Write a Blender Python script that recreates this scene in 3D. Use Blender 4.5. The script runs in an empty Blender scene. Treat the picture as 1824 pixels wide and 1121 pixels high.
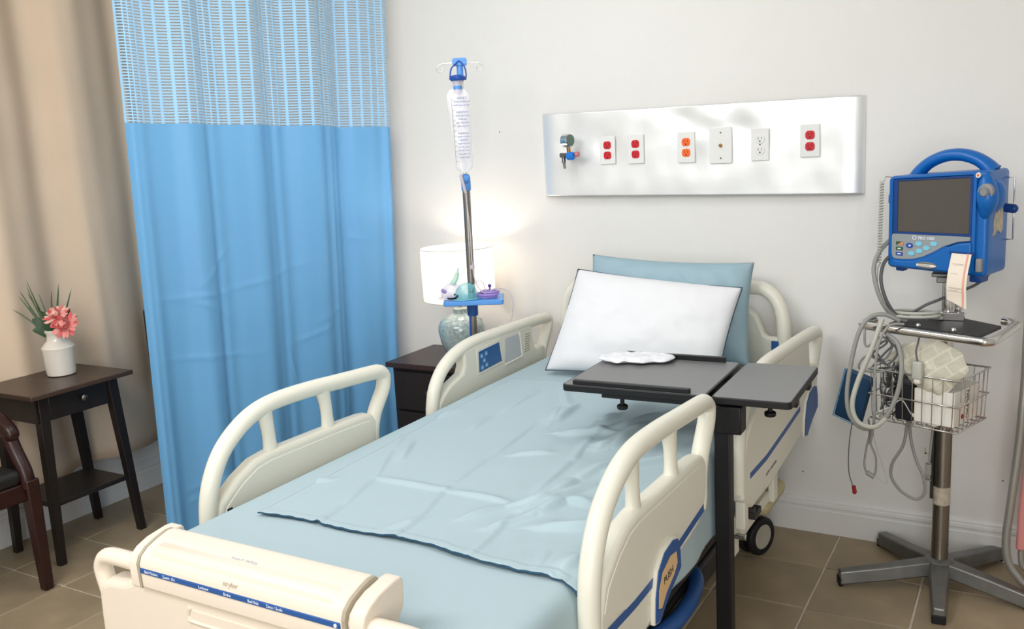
import bpy, math, random
from mathutils import Vector, Matrix, noise
random.seed(7)
PI = math.pi
SC = bpy.context.scene
COL = SC.collection

# ------------------------------------------------------------------ camera
cam_d = bpy.data.cameras.new('camera')
cam = bpy.data.objects.new('camera', cam_d); COL.objects.link(cam)
r_ = Vector((0.8661, 0.4970, -0.0534)); d_ = Vector((0.0443, -0.1828, -0.9822)); f_ = Vector((-0.4979, 0.8483, -0.1803))
f_.normalize(); r_ = (r_ - f_ * r_.dot(f_)).normalized(); d_ = f_.cross(r_)
M = Matrix.Identity(4)
for i in range(3):
    M[i][0] = r_[i]; M[i][1] = -d_[i]; M[i][2] = -f_[i]
M.translation = Vector((0.0, -3.3179, 1.4807))
cam.matrix_world = M
cam_d.sensor_width = 36.0
cam_d.lens = 1606.25 / 1824.0 * 36.0
cam_d.clip_start = 0.05
SC.camera = cam

# ------------------------------------------------------------------ world, lights, exposure
W = bpy.data.worlds.new('world'); SC.world = W; W.use_nodes = True
W.node_tree.nodes['Background'].inputs[0].default_value = (1.0, 0.98, 0.95, 1)
W.node_tree.nodes['Background'].inputs[1].default_value = 0.3
SC.view_settings.view_transform = 'Standard'
try: SC.view_settings.look = 'None'
except Exception: pass
SC.view_settings.gamma = 1.0
SC.view_settings.use_curve_mapping = False
SC.view_settings.exposure = 0.0

def area(name, loc, target, sx, sy, power, col):
    l = bpy.data.lights.new(name, 'AREA'); l.shape = 'RECTANGLE'; l.size = sx; l.size_y = sy
    l.energy = power; l.color = col
    o = bpy.data.objects.new(name, l); COL.objects.link(o); o.location = loc
    o.rotation_euler = (Vector(target) - Vector(loc)).to_track_quat('-Z', 'Y').to_euler()
    return o
area('ceiling_light', (-1.45, -1.35, 2.6), (-1.4, -1.2, 0), 1.3, 0.9, 13.5, (0.985, 0.99, 1.0))
area('ceiling_light', (-1.8, -3.3, 2.6), (-2.2, -1.4, 0.4), 1.5, 1.0, 48, (0.985, 0.99, 1.0))
area('fill_light', (0.2, -5.0, 1.6), (-2.3, -0.8, 0.9), 2.0, 2.0, 78, (0.98, 0.99, 1.0))  # added soft fill from behind the camera, no real window there

# ------------------------------------------------------------------ materials
def lin(c):
    c = c / 255.0
    return c / 12.92 if c <= 0.04045 else ((c + 0.055) / 1.055) ** 2.4
def rgb(r, g, b): return (lin(r), lin(g), lin(b), 1.0)
def mat(name, col, rough=0.5, metal=0.0, var=0.0, vscale=8.0, bump=0.0, bscale=60.0, spec=0.5, trans=0.0, alpha=1.0, emit=None, estr=0.0, coat=0.0, rvar=0.0, sss=0.0, randv=0.0, stretch=None, ior=1.45):
    m = bpy.data.materials.new(name); m.use_nodes = True
    nt = m.node_tree; b = nt.nodes['Principled BSDF']
    b.inputs['Base Color'].default_value = col
    b.inputs['Roughness'].default_value = rough; b.inputs['Metallic'].default_value = metal
    b.inputs['Specular IOR Level'].default_value = spec
    b.inputs['Transmission Weight'].default_value = trans; b.inputs['Alpha'].default_value = alpha
    b.inputs['IOR'].default_value = ior
    b.inputs['Coat Weight'].default_value = coat
    if sss: b.inputs['Subsurface Weight'].default_value = sss
    if emit: b.inputs['Emission Color'].default_value = emit; b.inputs['Emission Strength'].default_value = estr
    tc = nt.nodes.new('ShaderNodeTexCoord'); src = tc.outputs['Object']
    if stretch:
        mp = nt.nodes.new('ShaderNodeMapping'); mp.inputs['Scale'].default_value = stretch
        nt.links.new(src, mp.inputs[0]); src = mp.outputs[0]
    if var or randv or rvar:
        n = nt.nodes.new('ShaderNodeTexNoise'); n.inputs['Scale'].default_value = vscale; n.inputs['Detail'].default_value = 5
        nt.links.new(src, n.inputs['Vector'])
        hs = nt.nodes.new('ShaderNodeHueSaturation'); hs.inputs['Color'].default_value = col
        mr = nt.nodes.new('ShaderNodeMapRange'); mr.inputs[1].default_value = 0.3; mr.inputs[2].default_value = 0.7
        mr.inputs[3].default_value = 1 - var; mr.inputs[4].default_value = 1 + var
        nt.links.new(n.outputs[0], mr.inputs[0])
        out = mr.outputs[0]
        if randv:
            oi = nt.nodes.new('ShaderNodeObjectInfo')
            m2 = nt.nodes.new('ShaderNodeMapRange'); m2.inputs[3].default_value = 1 - randv; m2.inputs[4].default_value = 1 + randv
            nt.links.new(oi.outputs['Random'], m2.inputs[0])
            mu = nt.nodes.new('ShaderNodeMath'); mu.operation = 'MULTIPLY'
            nt.links.new(out, mu.inputs[0]); nt.links.new(m2.outputs[0], mu.inputs[1]); out = mu.outputs[0]
        nt.links.new(out, hs.inputs['Value']); nt.links.new(hs.outputs[0], b.inputs['Base Color'])
        if rvar:
            m3 = nt.nodes.new('ShaderNodeMapRange'); m3.inputs[1].default_value = 0.3; m3.inputs[2].default_value = 0.7
            m3.inputs[3].default_value = rough - rvar; m3.inputs[4].default_value = rough + rvar
            nt.links.new(n.outputs[0], m3.inputs[0]); nt.links.new(m3.outputs[0], b.inputs['Roughness'])
    if bump:
        n2 = nt.nodes.new('ShaderNodeTexNoise'); n2.inputs['Scale'].default_value = bscale; n2.inputs['Detail'].default_value = 4
        nt.links.new(src, n2.inputs['Vector'])
        bp = nt.nodes.new('ShaderNodeBump'); bp.inputs['Strength'].default_value = bump; bp.inputs['Distance'].default_value = 0.01
        nt.links.new(n2.outputs[0], bp.inputs['Height']); nt.links.new(bp.outputs[0], b.inputs['Normal'])
    return m
def cloth(name, col, transl=0.25, **k):
    m = mat(name, col, **k); nt = m.node_tree; b = nt.nodes['Principled BSDF']; out = nt.nodes['Material Output']
    t = nt.nodes.new('ShaderNodeBsdfTranslucent'); t.inputs[0].default_value = col
    mx = nt.nodes.new('ShaderNodeMixShader'); mx.inputs[0].default_value = transl
    nt.links.new(b.outputs[0], mx.inputs[1]); nt.links.new(t.outputs[0], mx.inputs[2]); nt.links.new(mx.outputs[0], out.inputs[0])
    return m
MT = {}
def defm(key, *a, **k): MT[key] = mat(key, *a, **k); return MT[key]
defm('wall_paint', rgb(231, 230, 226), 0.75, var=0.012, vscale=1.5, bump=0.05, bscale=180)
defm('ceiling_paint', rgb(235, 235, 232), 0.8)
defm('trim_paint', rgb(226, 225, 222), 0.45)
defm('grout', rgb(214, 204, 188), 0.85, var=0.08, vscale=20)
defm('tile_stone', rgb(163, 145, 118), 0.42, var=0.16, vscale=5.5, bump=0.06, bscale=25, randv=0.07, rvar=0.08)
MT['blue_cloth'] = cloth('blue_cloth', rgb(126, 194, 247), 0.3, rough=0.4, spec=0.45, var=0.02, vscale=3, bump=0.02, bscale=300)
defm('net_thread', rgb(160, 208, 244), 0.6)
MT['beige_cloth'] = cloth('beige_cloth', rgb(234, 212, 187), 0.12, rough=0.85, spec=0.15, var=0.03, vscale=4, bump=0.05, bscale=250)
defm('black_wood', rgb(34, 28, 27), 0.38, var=0.1, vscale=30, bump=0.02, bscale=60)
defm('brown_top', rgb(70, 54, 44), 0.36, var=0.1, vscale=14, stretch=(1, 6, 1))
defm('espresso_top', rgb(58, 42, 40), 0.35, var=0.1, vscale=14)
defm('mahogany', rgb(46, 21, 19), 0.32, var=0.15, vscale=20)
defm('black_leather', rgb(30, 30, 30), 0.45, bump=0.15, bscale=120)
defm('ceramic_white', rgb(236, 230, 218), 0.18, coat=0.6)
defm('pewter', rgb(120, 118, 114), 0.35, 1.0)
defm('green_leaf', rgb(40, 74, 40), 0.45, var=0.25, vscale=20)
defm('grass_green', rgb(70, 90, 55), 0.5, var=0.2, vscale=20)
defm('petal_pink', rgb(243, 160, 152), 0.55, var=0.1, vscale=30, sss=0.1)
defm('petal_pale', rgb(250, 198, 182), 0.55, var=0.08, vscale=30, sss=0.1)
defm('petal_deep', rgb(226, 112, 114), 0.55, var=0.1, vscale=30)
defm('bed_plastic', rgb(232, 229, 214), 0.36, var=0.012, vscale=3)
defm('bed_cream', rgb(233, 220, 203), 0.36, var=0.012, vscale=3)
defm('bed_grey', rgb(196, 200, 204), 0.4)
defm('bumper_tan', rgb(196, 184, 140), 0.5)
defm('bed_blue', rgb(38, 86, 152), 0.4)
defm('panel_blue', rgb(22, 88, 150), 0.25, coat=0.3)
defm('key_blue', rgb(90, 146, 190), 0.35)
defm('seam_grey', rgb(170, 160, 140), 0.6)
defm('label_tan', rgb(226, 190, 140), 0.5)
defm('white_ink', rgb(225, 232, 245), 0.5)
defm('dark_ink', rgb(50, 48, 50), 0.5)
defm('grey_ink', rgb(150, 138, 128), 0.5)
defm('faint_ink', rgb(196, 184, 168), 0.5)
defm('pale_ink', rgb(196, 200, 206), 0.5)
defm('steel_dark', rgb(62, 62, 64), 0.45, 0.6)
defm('black_rubber', rgb(22, 22, 24), 0.6)
defm('hub_grey', rgb(176, 172, 158), 0.4)
defm('sheet_blue', rgb(174, 194, 201), 0.78, spec=0.25, bump=0.03, bscale=350)
defm('pillowcase_blue', rgb(156, 182, 193), 0.75, spec=0.25, bump=0.04, bscale=300)
defm('pillow_white', rgb(232, 233, 236), 0.72, spec=0.25, bump=0.05, bscale=200)
defm('piping_navy', rgb(28, 52, 76), 0.6)
defm('shadow_teal', rgb(30, 72, 98), 0.6)  # colour of the painted shadow line at the draw sheet's foot edge
defm('table_black', rgb(17, 17, 20), 0.45)
defm('table_grey', rgb(112, 112, 113), 0.38, spec=0.8)
defm('chrome', rgb(214, 212, 210), 0.14, 1.0)
defm('steel_brushed', rgb(150, 146, 140), 0.3, 1.0, rvar=0.06, vscale=10)
defm('cast_alu', rgb(128, 128, 126), 0.42, 0.85, var=0.15, vscale=14)
defm('sheet_metal', rgb(240, 242, 242), 0.40, 0.55, bump=0.12, bscale=7)
defm('outlet_white', rgb(232, 232, 229), 0.35)
defm('outlet_red', rgb(200, 34, 48), 0.35)
defm('outlet_orange', rgb(244, 106, 40), 0.35)
defm('slot_dark', rgb(70, 20, 24), 0.6)
defm('slot_grey', rgb(90, 90, 90), 0.6)
defm('gauge_green', rgb(92, 122, 108), 0.35)
defm('brass', rgb(170, 130, 84), 0.3, 1.0)
defm('valve_blue', rgb(20, 120, 214), 0.35)
defm('knob_pink', rgb(200, 120, 124), 0.4)
defm('iv_blue', rgb(88, 152, 226), 0.4)
defm('iv_navy', rgb(30, 80, 168), 0.35)
defm('bag_film', rgb(246, 246, 250), 0.22, alpha=0.62, coat=0.3)
defm('clear_plastic', rgb(226, 224, 240), 0.1, alpha=0.5, coat=0.5)
defm('teal_plastic', rgb(130, 215, 222), 0.2, alpha=0.5, coat=0.5)
defm('lilac_plastic', rgb(176, 150, 226), 0.3, alpha=0.75)
defm('mint_plastic', rgb(170, 225, 205), 0.25, alpha=0.7)
defm('tube_clear', rgb(220, 214, 222), 0.25, alpha=0.65)
defm('purple_knob', rgb(92, 50, 150), 0.4)
defm('glass_glaze', rgb(158, 176, 176), 0.16, var=0.3, vscale=70, coat=0.8)
defm('bulb_glow', rgb(255, 244, 225), 0.5, emit=(1.0, 0.86, 0.66, 1), estr=4.0)
MT['lamp_shade'] = cloth('lamp_shade', rgb(252, 247, 240), 0.5, rough=0.9, spec=0.1)
defm('monitor_blue', rgb(0, 100, 182), 0.36, coat=0.15)
defm('monitor_navy', rgb(14, 62, 132), 0.4)
defm('screen_grey', rgb(84, 80, 74), 0.22)
defm('membrane_grey', rgb(150, 156, 160), 0.45)
defm('key_cyan', rgb(128, 204, 232), 0.4)
defm('key_green', rgb(40, 92, 60), 0.45)
defm('key_orange', rgb(216, 140, 100), 0.45)
defm('knob_grey', rgb(140, 140, 142), 0.4)
defm('paper_cream', rgb(244, 232, 216), 0.7)
defm('paper_red', rgb(236, 172, 150), 0.7)
defm('tape_beige', rgb(190, 178, 160), 0.6, var=0.2, vscale=60)
defm('cable_grey', rgb(150, 150, 146), 0.5)
defm('cable_dark', rgb(96, 98, 98), 0.5)
defm('cable_pale', rgb(190, 190, 180), 0.5)
defm('red_plastic', rgb(150, 26, 28), 0.4)
defm('box_white', rgb(232, 228, 220), 0.6)
defm('box_black', rgb(24, 24, 34), 0.5)
defm('folder_blue', rgb(16, 56, 88), 0.5)
defm('wrap_clear', rgb(226, 222, 204), 0.35, alpha=0.86, var=0.08, vscale=25, bump=0.4, bscale=40)
def printed(m):
    nt = m.node_tree; b = nt.nodes['Principled BSDF']
    tc = nt.nodes.new('ShaderNodeTexCoord'); mp = nt.nodes.new('ShaderNodeMapping'); mp.inputs['Rotation'].default_value = (math.radians(90), 0, math.radians(-34))
    mp.inputs['Rotation'].default_value = (0, math.radians(38), 0)
    nt.links.new(tc.outputs['Object'], mp.inputs[0])
    sp = nt.nodes.new('ShaderNodeSeparateXYZ'); nt.links.new(mp.outputs[0], sp.inputs[0])
    cb = nt.nodes.new('ShaderNodeCombineXYZ'); nt.links.new(sp.outputs[0], cb.inputs[0]); nt.links.new(sp.outputs[2], cb.inputs[1])
    br = nt.nodes.new('ShaderNodeTexBrick'); br.inputs['Scale'].default_value = 1.0; br.inputs['Brick Width'].default_value = 0.055; br.inputs['Row Height'].default_value = 0.034; br.inputs['Mortar Size'].default_value = 0.003
    br.inputs['Color1'].default_value = (1, 1, 1, 1); br.inputs['Color2'].default_value = (0.5, 0.5, 0.5, 1); br.inputs['Mortar'].default_value = (0, 0, 0, 1)
    nt.links.new(cb.outputs[0], br.inputs[0])
    wv = nt.nodes.new('ShaderNodeTexWave'); wv.bands_direction = 'Y'; wv.inputs['Scale'].default_value = 90; wv.inputs['Distortion'].default_value = 0.0
    nt.links.new(cb.outputs[0], wv.inputs[0])
    nz = nt.nodes.new('ShaderNodeTexNoise'); nz.inputs['Scale'].default_value = 260; nt.links.new(cb.outputs[0], nz.inputs[0])
    m1 = nt.nodes.new('ShaderNodeMath'); m1.operation = 'MULTIPLY'; nt.links.new(wv.outputs['Fac'], m1.inputs[0]); nt.links.new(br.outputs['Color'], m1.inputs[1])
    m2 = nt.nodes.new('ShaderNodeMath'); m2.operation = 'MULTIPLY'; nt.links.new(m1.outputs[0], m2.inputs[0]); nt.links.new(nz.outputs[0], m2.inputs[1])
    mx = nt.nodes.new('ShaderNodeMix'); mx.data_type = 'RGBA'; mx.inputs['A'].default_value = rgb(232, 228, 208); mx.inputs['B'].default_value = rgb(120, 116, 104)
    nt.links.new(m2.outputs[0], mx.inputs['Factor']); nt.links.new(mx.outputs['Result'], b.inputs['Base Color'])
printed(MT['wrap_clear'])
defm('cushion_pink', rgb(214, 142, 138), 0.6, var=0.04)
defm('tube_grey', rgb(170, 168, 162), 0.4, 0.5)
defm('foil_bag', rgb(232, 234, 240), 0.22, spec=0.8, bump=0.5, bscale=45)
defm('nail_dark', rgb(90, 84, 76), 0.7)

# ------------------------------------------------------------------ shape helpers: a shape is (verts, faces)
def join(*sh):
    V, Fc = [], []
    for v, f in sh:
        k = len(V); V += [tuple(p) for p in v]; Fc += [tuple(i + k for i in q) for q in f]
    return V, Fc
def xf(sh, Mx): return [tuple(Mx @ Vector(p)) for p in sh[0]], sh[1]
def mv(sh, x, y, z): return [(p[0] + x, p[1] + y, p[2] + z) for p in sh[0]], sh[1]
def rz(sh, a): return xf(sh, Matrix.Rotation(a, 4, 'Z'))
def box(x0, x1, y0, y1, z0, z1):
    v = [(x0, y0, z0), (x1, y0, z0), (x1, y1, z0), (x0, y1, z0), (x0, y0, z1), (x1, y0, z1), (x1, y1, z1), (x0, y1, z1)]
    return v, [(0, 3, 2, 1), (4, 5, 6, 7), (0, 1, 5, 4), (1, 2, 6, 5), (2, 3, 7, 6), (3, 0, 4, 7)]
def catmull(P, n, closed=False):
    P = [Vector(p) for p in P]; out = []; N = len(P)
    segs = N if closed else N - 1
    for i in range(segs):
        g = (lambda j: P[j % N]) if closed else (lambda j: P[min(max(j, 0), N - 1)])
        p0, p1, p2, p3 = g(i - 1), g(i), g(i + 1), g(i + 2)
        for k in range(n):
            t = k / n
            out.append(0.5 * ((2 * p1) + (-p0 + p2) * t + (2 * p0 - 5 * p1 + 4 * p2 - p3) * t * t + (-p0 + 3 * p1 - 3 * p2 + p3) * t ** 3))
    if not closed: out.append(P[-1].copy())
    return out
def tube(path, r, n=10, sm=0, closed=False, cap=True, flat=None, nrm=None):
    P = catmull(path, sm, closed) if sm else [Vector(p) for p in path]
    N = len(P); V = []; Fc = []
    def R(i):
        return r(i / (N - 1)) if callable(r) else r
    t = [((P[(i + 1) % N] if closed or i < N - 1 else P[i]) - (P[i - 1] if closed or i > 0 else P[i])).normalized() for i in range(N)]
    a = Vector(nrm) if nrm else (Vector((0, 0, 1)) if abs(t[0].z) < 0.9 else Vector((1, 0, 0)))
    u = (a - t[0] * a.dot(t[0])).normalized()
    for i in range(N):
        u = (u - t[i] * u.dot(t[i])).normalized() if not nrm else (Vector(nrm) - t[i] * Vector(nrm).dot(t[i])).normalized()
        w = t[i].cross(u); rr = R(i)
        for k in range(n):
            an = 2 * PI * k / n
            V.append(P[i] + u * (rr * math.cos(an) * (flat or 1)) + w * (rr * math.sin(an)))
    for i in range(N if closed else N - 1):
        for k in range(n):
            a0 = i * n + k; b0 = i * n + (k + 1) % n; j = (i + 1) % N
            Fc.append((a0, b0, j * n + (k + 1) % n, j * n + k))
    if cap and not closed:
        Fc.append(tuple(reversed(range(n)))); Fc.append(tuple((N - 1) * n + k for k in range(n)))
    return V, Fc
def cyl(p, q, r, n=16, r2=None):
    r2 = r if r2 is None else r2
    return tube([p, q], (lambda t: r + (r2 - r) * t), n)
def ball(c, r, n=12, sz=(1, 1, 1)):
    pr = [(math.sin(PI * i / n) * r, -math.cos(PI * i / n) * r) for i in range(n + 1)]
    return mv(([(p[0] * sz[0], p[1] * sz[1], p[2] * sz[2]) for p in lathe(pr, n + 4)[0]], lathe(pr, n + 4)[1]), *c)
def lathe(prof, n=32, c=(0, 0, 0)):
    V = []; Fc = []
    for r, z in prof:
        for k in range(n):
            a = 2 * PI * k / n; V.append((c[0] + r * math.cos(a), c[1] + r * math.sin(a), c[2] + z))
    for i in range(len(prof) - 1):
        for k in range(n):
            Fc.append((i * n + k, i * n + (k + 1) % n, (i + 1) * n + (k + 1) % n, (i + 1) * n + k))
    return V, Fc
def prism(poly, ax, c0, c1):
    n = len(poly)
    def m(a, b, c):
        return {'x': (c, a, b), 'y': (a, c, b), 'z': (a, b, c)}[ax]
    V = [m(a, b, c0) for a, b in poly] + [m(a, b, c1) for a, b in poly]
    Fc = [tuple(range(n)), tuple(reversed(range(n, 2 * n)))] + [(i, i + n, (i + 1) % n + n, (i + 1) % n) for i in range(n)]
    return V, Fc
def rpoly(x0, x1, y0, y1, r, n=5):
    out = []
    for cx, cy, a in ((x1 - r, y0 + r, -90), (x1 - r, y1 - r, 0), (x0 + r, y1 - r, 90), (x0 + r, y0 + r, 180)):
        for k in range(n + 1):
            t = math.radians(a + 90 * k / n); out.append((cx + r * math.cos(t), cy + r * math.sin(t)))
    return out
def grid(fn, nu, nv):
    V = [fn(i / nu, j / nv) for j in range(nv + 1) for i in range(nu + 1)]
    Fc = [(j * (nu + 1) + i, j * (nu + 1) + i + 1, (j + 1) * (nu + 1) + i + 1, (j + 1) * (nu + 1) + i) for j in range(nv) for i in range(nu)]
    return V, Fc
def rbox(x0, x1, y0, y1, z0, z1, r, n=(8, 8, 4), fn=None):
    lo = Vector((x0, y0, z0)); hi = Vector((x1, y1, z1)); V = []; Fc = []; idx = {}
    def pt(i, j, k):
        key = (i, j, k)
        if key in idx: return idx[key]
        def mp(t, m, a, b):
            if t <= 0: return a
            if t >= m: return b
            # three rings inside the rounding
            e = min(3, m // 3)
            if t <= e: return a + r * t / e
            if t >= m - e: return b - r * (m - t) / e
            return a + r + (b - a - 2 * r) * (t - e) / (m - 2 * e)
        p = Vector((mp(i, n[0], x0, x1), mp(j, n[1], y0, y1), mp(k, n[2], z0, z1)))
        q = Vector([min(max(p[a], lo[a] + r), hi[a] - r) for a in range(3)])
        d = p - q
        if d.length > 1e-9: p = q + d.normalized() * r
        if fn: p = Vector(fn(p))
        V.append(tuple(p)); idx[key] = len(V) - 1
        return idx[key]
    for k in (0, n[2]):
        for i in range(n[0]):
            for j in range(n[1]):
                q = (pt(i, j, k), pt(i + 1, j, k), pt(i + 1, j + 1, k), pt(i, j + 1, k)); Fc.append(q if k else q[::-1])
    for j in (0, n[1]):
        for i in range(n[0]):
            for k in range(n[2]):
                q = (pt(i, j, k), pt(i + 1, j, k), pt(i + 1, j, k + 1), pt(i, j, k + 1)); Fc.append(q[::-1] if j else q)
    for i in (0, n[0]):
        for j in range(n[1]):
            for k in range(n[2]):
                q = (pt(i, j, k), pt(i, j + 1, k), pt(i, j + 1, k + 1), pt(i, j, k + 1)); Fc.append(q if i else q[::-1])
    return V, Fc

def link(name, sh, m, parent=None, world=False, bevel=0.0, bseg=2, smooth=None, solid=0.0, sub=0):
    me = bpy.data.meshes.new(name); me.from_pydata([tuple(v) for v in sh[0]], [], sh[1])
    me.materials.append(MT[m] if isinstance(m, str) else m)
    me.validate()
    import bmesh
    bm = bmesh.new(); bm.from_mesh(me); bmesh.ops.recalc_face_normals(bm, faces=bm.faces); bm.to_mesh(me); bm.free()
    o = bpy.data.objects.new(name, me); COL.objects.link(o)
    if parent is not None:
        o.parent = parent
        if world: o.matrix_parent_inverse = wm(parent).inverted()
    if smooth is not None:
        me.polygons.foreach_set('use_smooth', [True] * len(me.polygons))
        me.set_sharp_from_angle(angle=math.radians(smooth))
    if solid:
        md = o.modifiers.new('solid', 'SOLIDIFY'); md.thickness = solid; md.offset = 0
    if bevel:
        md = o.modifiers.new('bevel', 'BEVEL'); md.width = bevel; md.segments = bseg; md.limit_method = 'ANGLE'; md.angle_limit = math.radians(35)
        md.harden_normals = False
        if smooth is None:
            me.polygons.foreach_set('use_smooth', [True] * len(me.polygons)); me.set_sharp_from_angle(angle=math.radians(45))
    if sub:
        md = o.modifiers.new('sub', 'SUBSURF'); md.levels = sub; md.render_levels = sub
    return o
def wm(o):
    m = Matrix.LocRotScale(o.location, o.rotation_euler, o.scale)
    if o.parent: m = wm(o.parent) @ o.matrix_parent_inverse @ m
    return m
def tag(o, label, cat=None, group=None, kind=None):
    if label: o['label'] = label
    if cat: o['category'] = cat
    if group: o['group'] = group
    if kind: o['kind'] = kind
    return o
def thing(name, label, cat, loc=(0, 0, 0), rot=0.0, group=None):
    o = bpy.data.objects.new(name, None); COL.objects.link(o); o.empty_display_size = 0.05
    o.location = loc; o.rotation_euler = (0, 0, rot)
    return tag(o, label, cat, group)
def struct(name, sh, m, parent=None, **k):
    o = link(name, sh, m, parent, **k)
    if parent is None: o['kind'] = 'structure'
    return o
FONT = None
def text(name, s, size, m, Mx, parent, world=False, extrude=0.0003, sx=1.0, bold=0.0):
    c = bpy.data.curves.new(name, 'FONT'); c.body = s; c.size = size; c.extrude = extrude; c.align_x = 'CENTER'; c.align_y = 'CENTER'
    c.offset = bold; c.resolution_u = 3
    t = bpy.data.objects.new(name, c); COL.objects.link(t)
    dg = bpy.context.evaluated_depsgraph_get()
    me = bpy.data.meshes.new_from_object(t.evaluated_get(dg))
    bpy.data.objects.remove(t)
    me.transform(Mx @ Matrix.Diagonal((sx, 1, 1, 1)))
    me.materials.clear(); me.materials.append(MT[m])
    o = bpy.data.objects.new(name, me); COL.objects.link(o); o.parent = parent
    if world: o.matrix_parent_inverse = wm(parent).inverted()
    return o
def frameM(o, xaxis, yaxis):
    x = Vector(xaxis).normalized(); y = Vector(yaxis); y = (y - x * y.dot(x)).normalized(); z = x.cross(y)
    Mx = Matrix.Identity(4)
    for i in range(3): Mx[i][0] = x[i]; Mx[i][1] = y[i]; Mx[i][2] = z[i]
    Mx.translation = Vector(o); return Mx

# ------------------------------------------------------------------ the room
XL, XR, YF, ZC = -3.577, 1.25, -5.2, 2.75
fl = struct('floor', box(XL - 0.1, XR + 0.1, YF - 0.1, 0.1, -0.06, -0.0035), 'grout')
T = 0.305; g = 0.0036
tile_mesh = {}
for i in range(-10, 9):
    for j in range(-17, 2):
        x0 = -0.882 + T * i; y0 = -0.297 + T * j
        a, b, c, d = max(x0 + g, XL), min(x0 + T - g, XR), max(y0 + g, YF), min(y0 + T - g, -0.0)
        if b - a < 0.02 or d - c < 0.02: continue
        if y0 < -4.0: continue
        key = (round(a - x0, 3), round(b - x0, 3), round(c - y0, 3), round(d - y0, 3))
        if key in tile_mesh:
            o = bpy.data.objects.new('tile', tile_mesh[key]); COL.objects.link(o); o.parent = fl
            md = o.modifiers.new('bevel', 'BEVEL'); md.width = 0.0012; md.segments = 1
        else:
            o = link('tile', box(a - x0, b - x0, c - y0, d - y0, -0.0045, 0.0), 'tile_stone', fl, bevel=0.0012, bseg=1)
            tile_mesh[key] = o.data
        o.location = (x0, y0, 0)
wb = struct('wall_back', box(XL - 0.12, XR + 0.12, 0.0, 0.12, -0.05, ZC), 'wall_paint')
struct('wall_left', box(XL - 0.12, XL, YF, 0.0, -0.05, ZC), 'wall_paint')
struct('wall_right', box(XR, XR + 0.12, YF, 0.0, -0.05, ZC), 'wall_paint')
struct('wall_front', box(XL - 0.12, XR + 0.12, YF - 0.12, YF, -0.05, ZC), 'wall_paint')
struct('ceiling', box(XL - 0.12, XR + 0.12, YF - 0.12, 0.12, ZC, ZC + 0.1), 'ceiling_paint')
BB = [(0, 0), (0.016, 0), (0.016, 0.088), (0.013, 0.092), (0.013, 0.1), (0.015, 0.104), (0.014, 0.114), (0.010, 0.118), (0.010, 0.124), (0.006, 0.132), (0, 0.134)]
struct('baseboard_back', prism([(-a, b) for a, b in BB], 'x', XL + 0.016, XR), 'trim_paint', smooth=25)
struct('baseboard_left', prism([(XL + a, b) for a, b in BB], 'y', YF, 0.0), 'trim_paint', smooth=25)
for i, (x, z) in enumerate(((-0.907, 0.28), (-0.716, 0.229), (-0.77, 0.293), (-0.056, 0.286), (-1.959, 1.554))):
    link('nail_hole', cyl((x, -0.0008, z), (x, 0.001, z), 0.0028, 8), 'nail_dark', wb)

# ------------------------------------------------------------------ beige window curtain on the left wall
t = thing('window_curtain', 'beige full-length curtain hanging in deep folds against the left wall', 'curtain', (-3.5, -1.5, 0.24))
def beige(u, v):
    y = -2.75 + u * 2.15; z = 0.215 + v * 2.4 + 0.03 * math.sin(u * 9) * (1 - v)
    s = u * 2.15
    ph = s * 2 * PI / 0.36 + 0.5 * math.sin(s * 5)
    dx = 0.038 * (math.sin(ph) + 0.3 * math.sin(2 * ph + 0.6)) * (0.8 + 0.2 * v)
    # one deep overlap with a shaded return
    k = (y + 0.93 + 0.06 * v) / 0.05
    dx += 0.055 * (1 / (1 + math.exp(-4 * k))) * math.exp(-max(0, k) * 0.22) - 0.02 * math.exp(-(k - 1) ** 2)
    dx += 0.006 * noise.noise(Vector((y * 7, z * 2.3, 1)))
    return (-3.49 + dx, y, z)
link('curtain_panel', grid(beige, 220, 40), 'beige_cloth', t, world=True, smooth=180, solid=0.002)
link('curtain_rod', cyl((-3.49, -2.9, 2.63), (-3.49, -0.4, 2.63), 0.012), 'pewter', t, world=True)

# a chair nearly all hidden between the two curtains
t = thing('side_chair', 'black padded chair glimpsed between the beige curtain and the blue curtain', 'chair', (-3.24, -0.545, 0))
link('backrest', rbox(-0.12, -0.075, -0.24, 0.22, 0.53, 0.885, 0.02, (6, 6, 6)), 'black_leather', t, smooth=60)
link('seat', rbox(-0.1, 0.24, -0.2, 0.2, 0.42, 0.47, 0.02, (6, 6, 6)), 'black_leather', t, smooth=60)
for sx, sy in ((-0.09, -0.12), (-0.09, 0.18), (0.21, -0.10), (0.21, 0.18)):
    link('leg', box(sx - 0.015, sx + 0.015, sy - 0.015, sy + 0.015, 0, 0.54 if sx < 0 else 0.425), 'black_wood', t, bevel=0.003)

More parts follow.
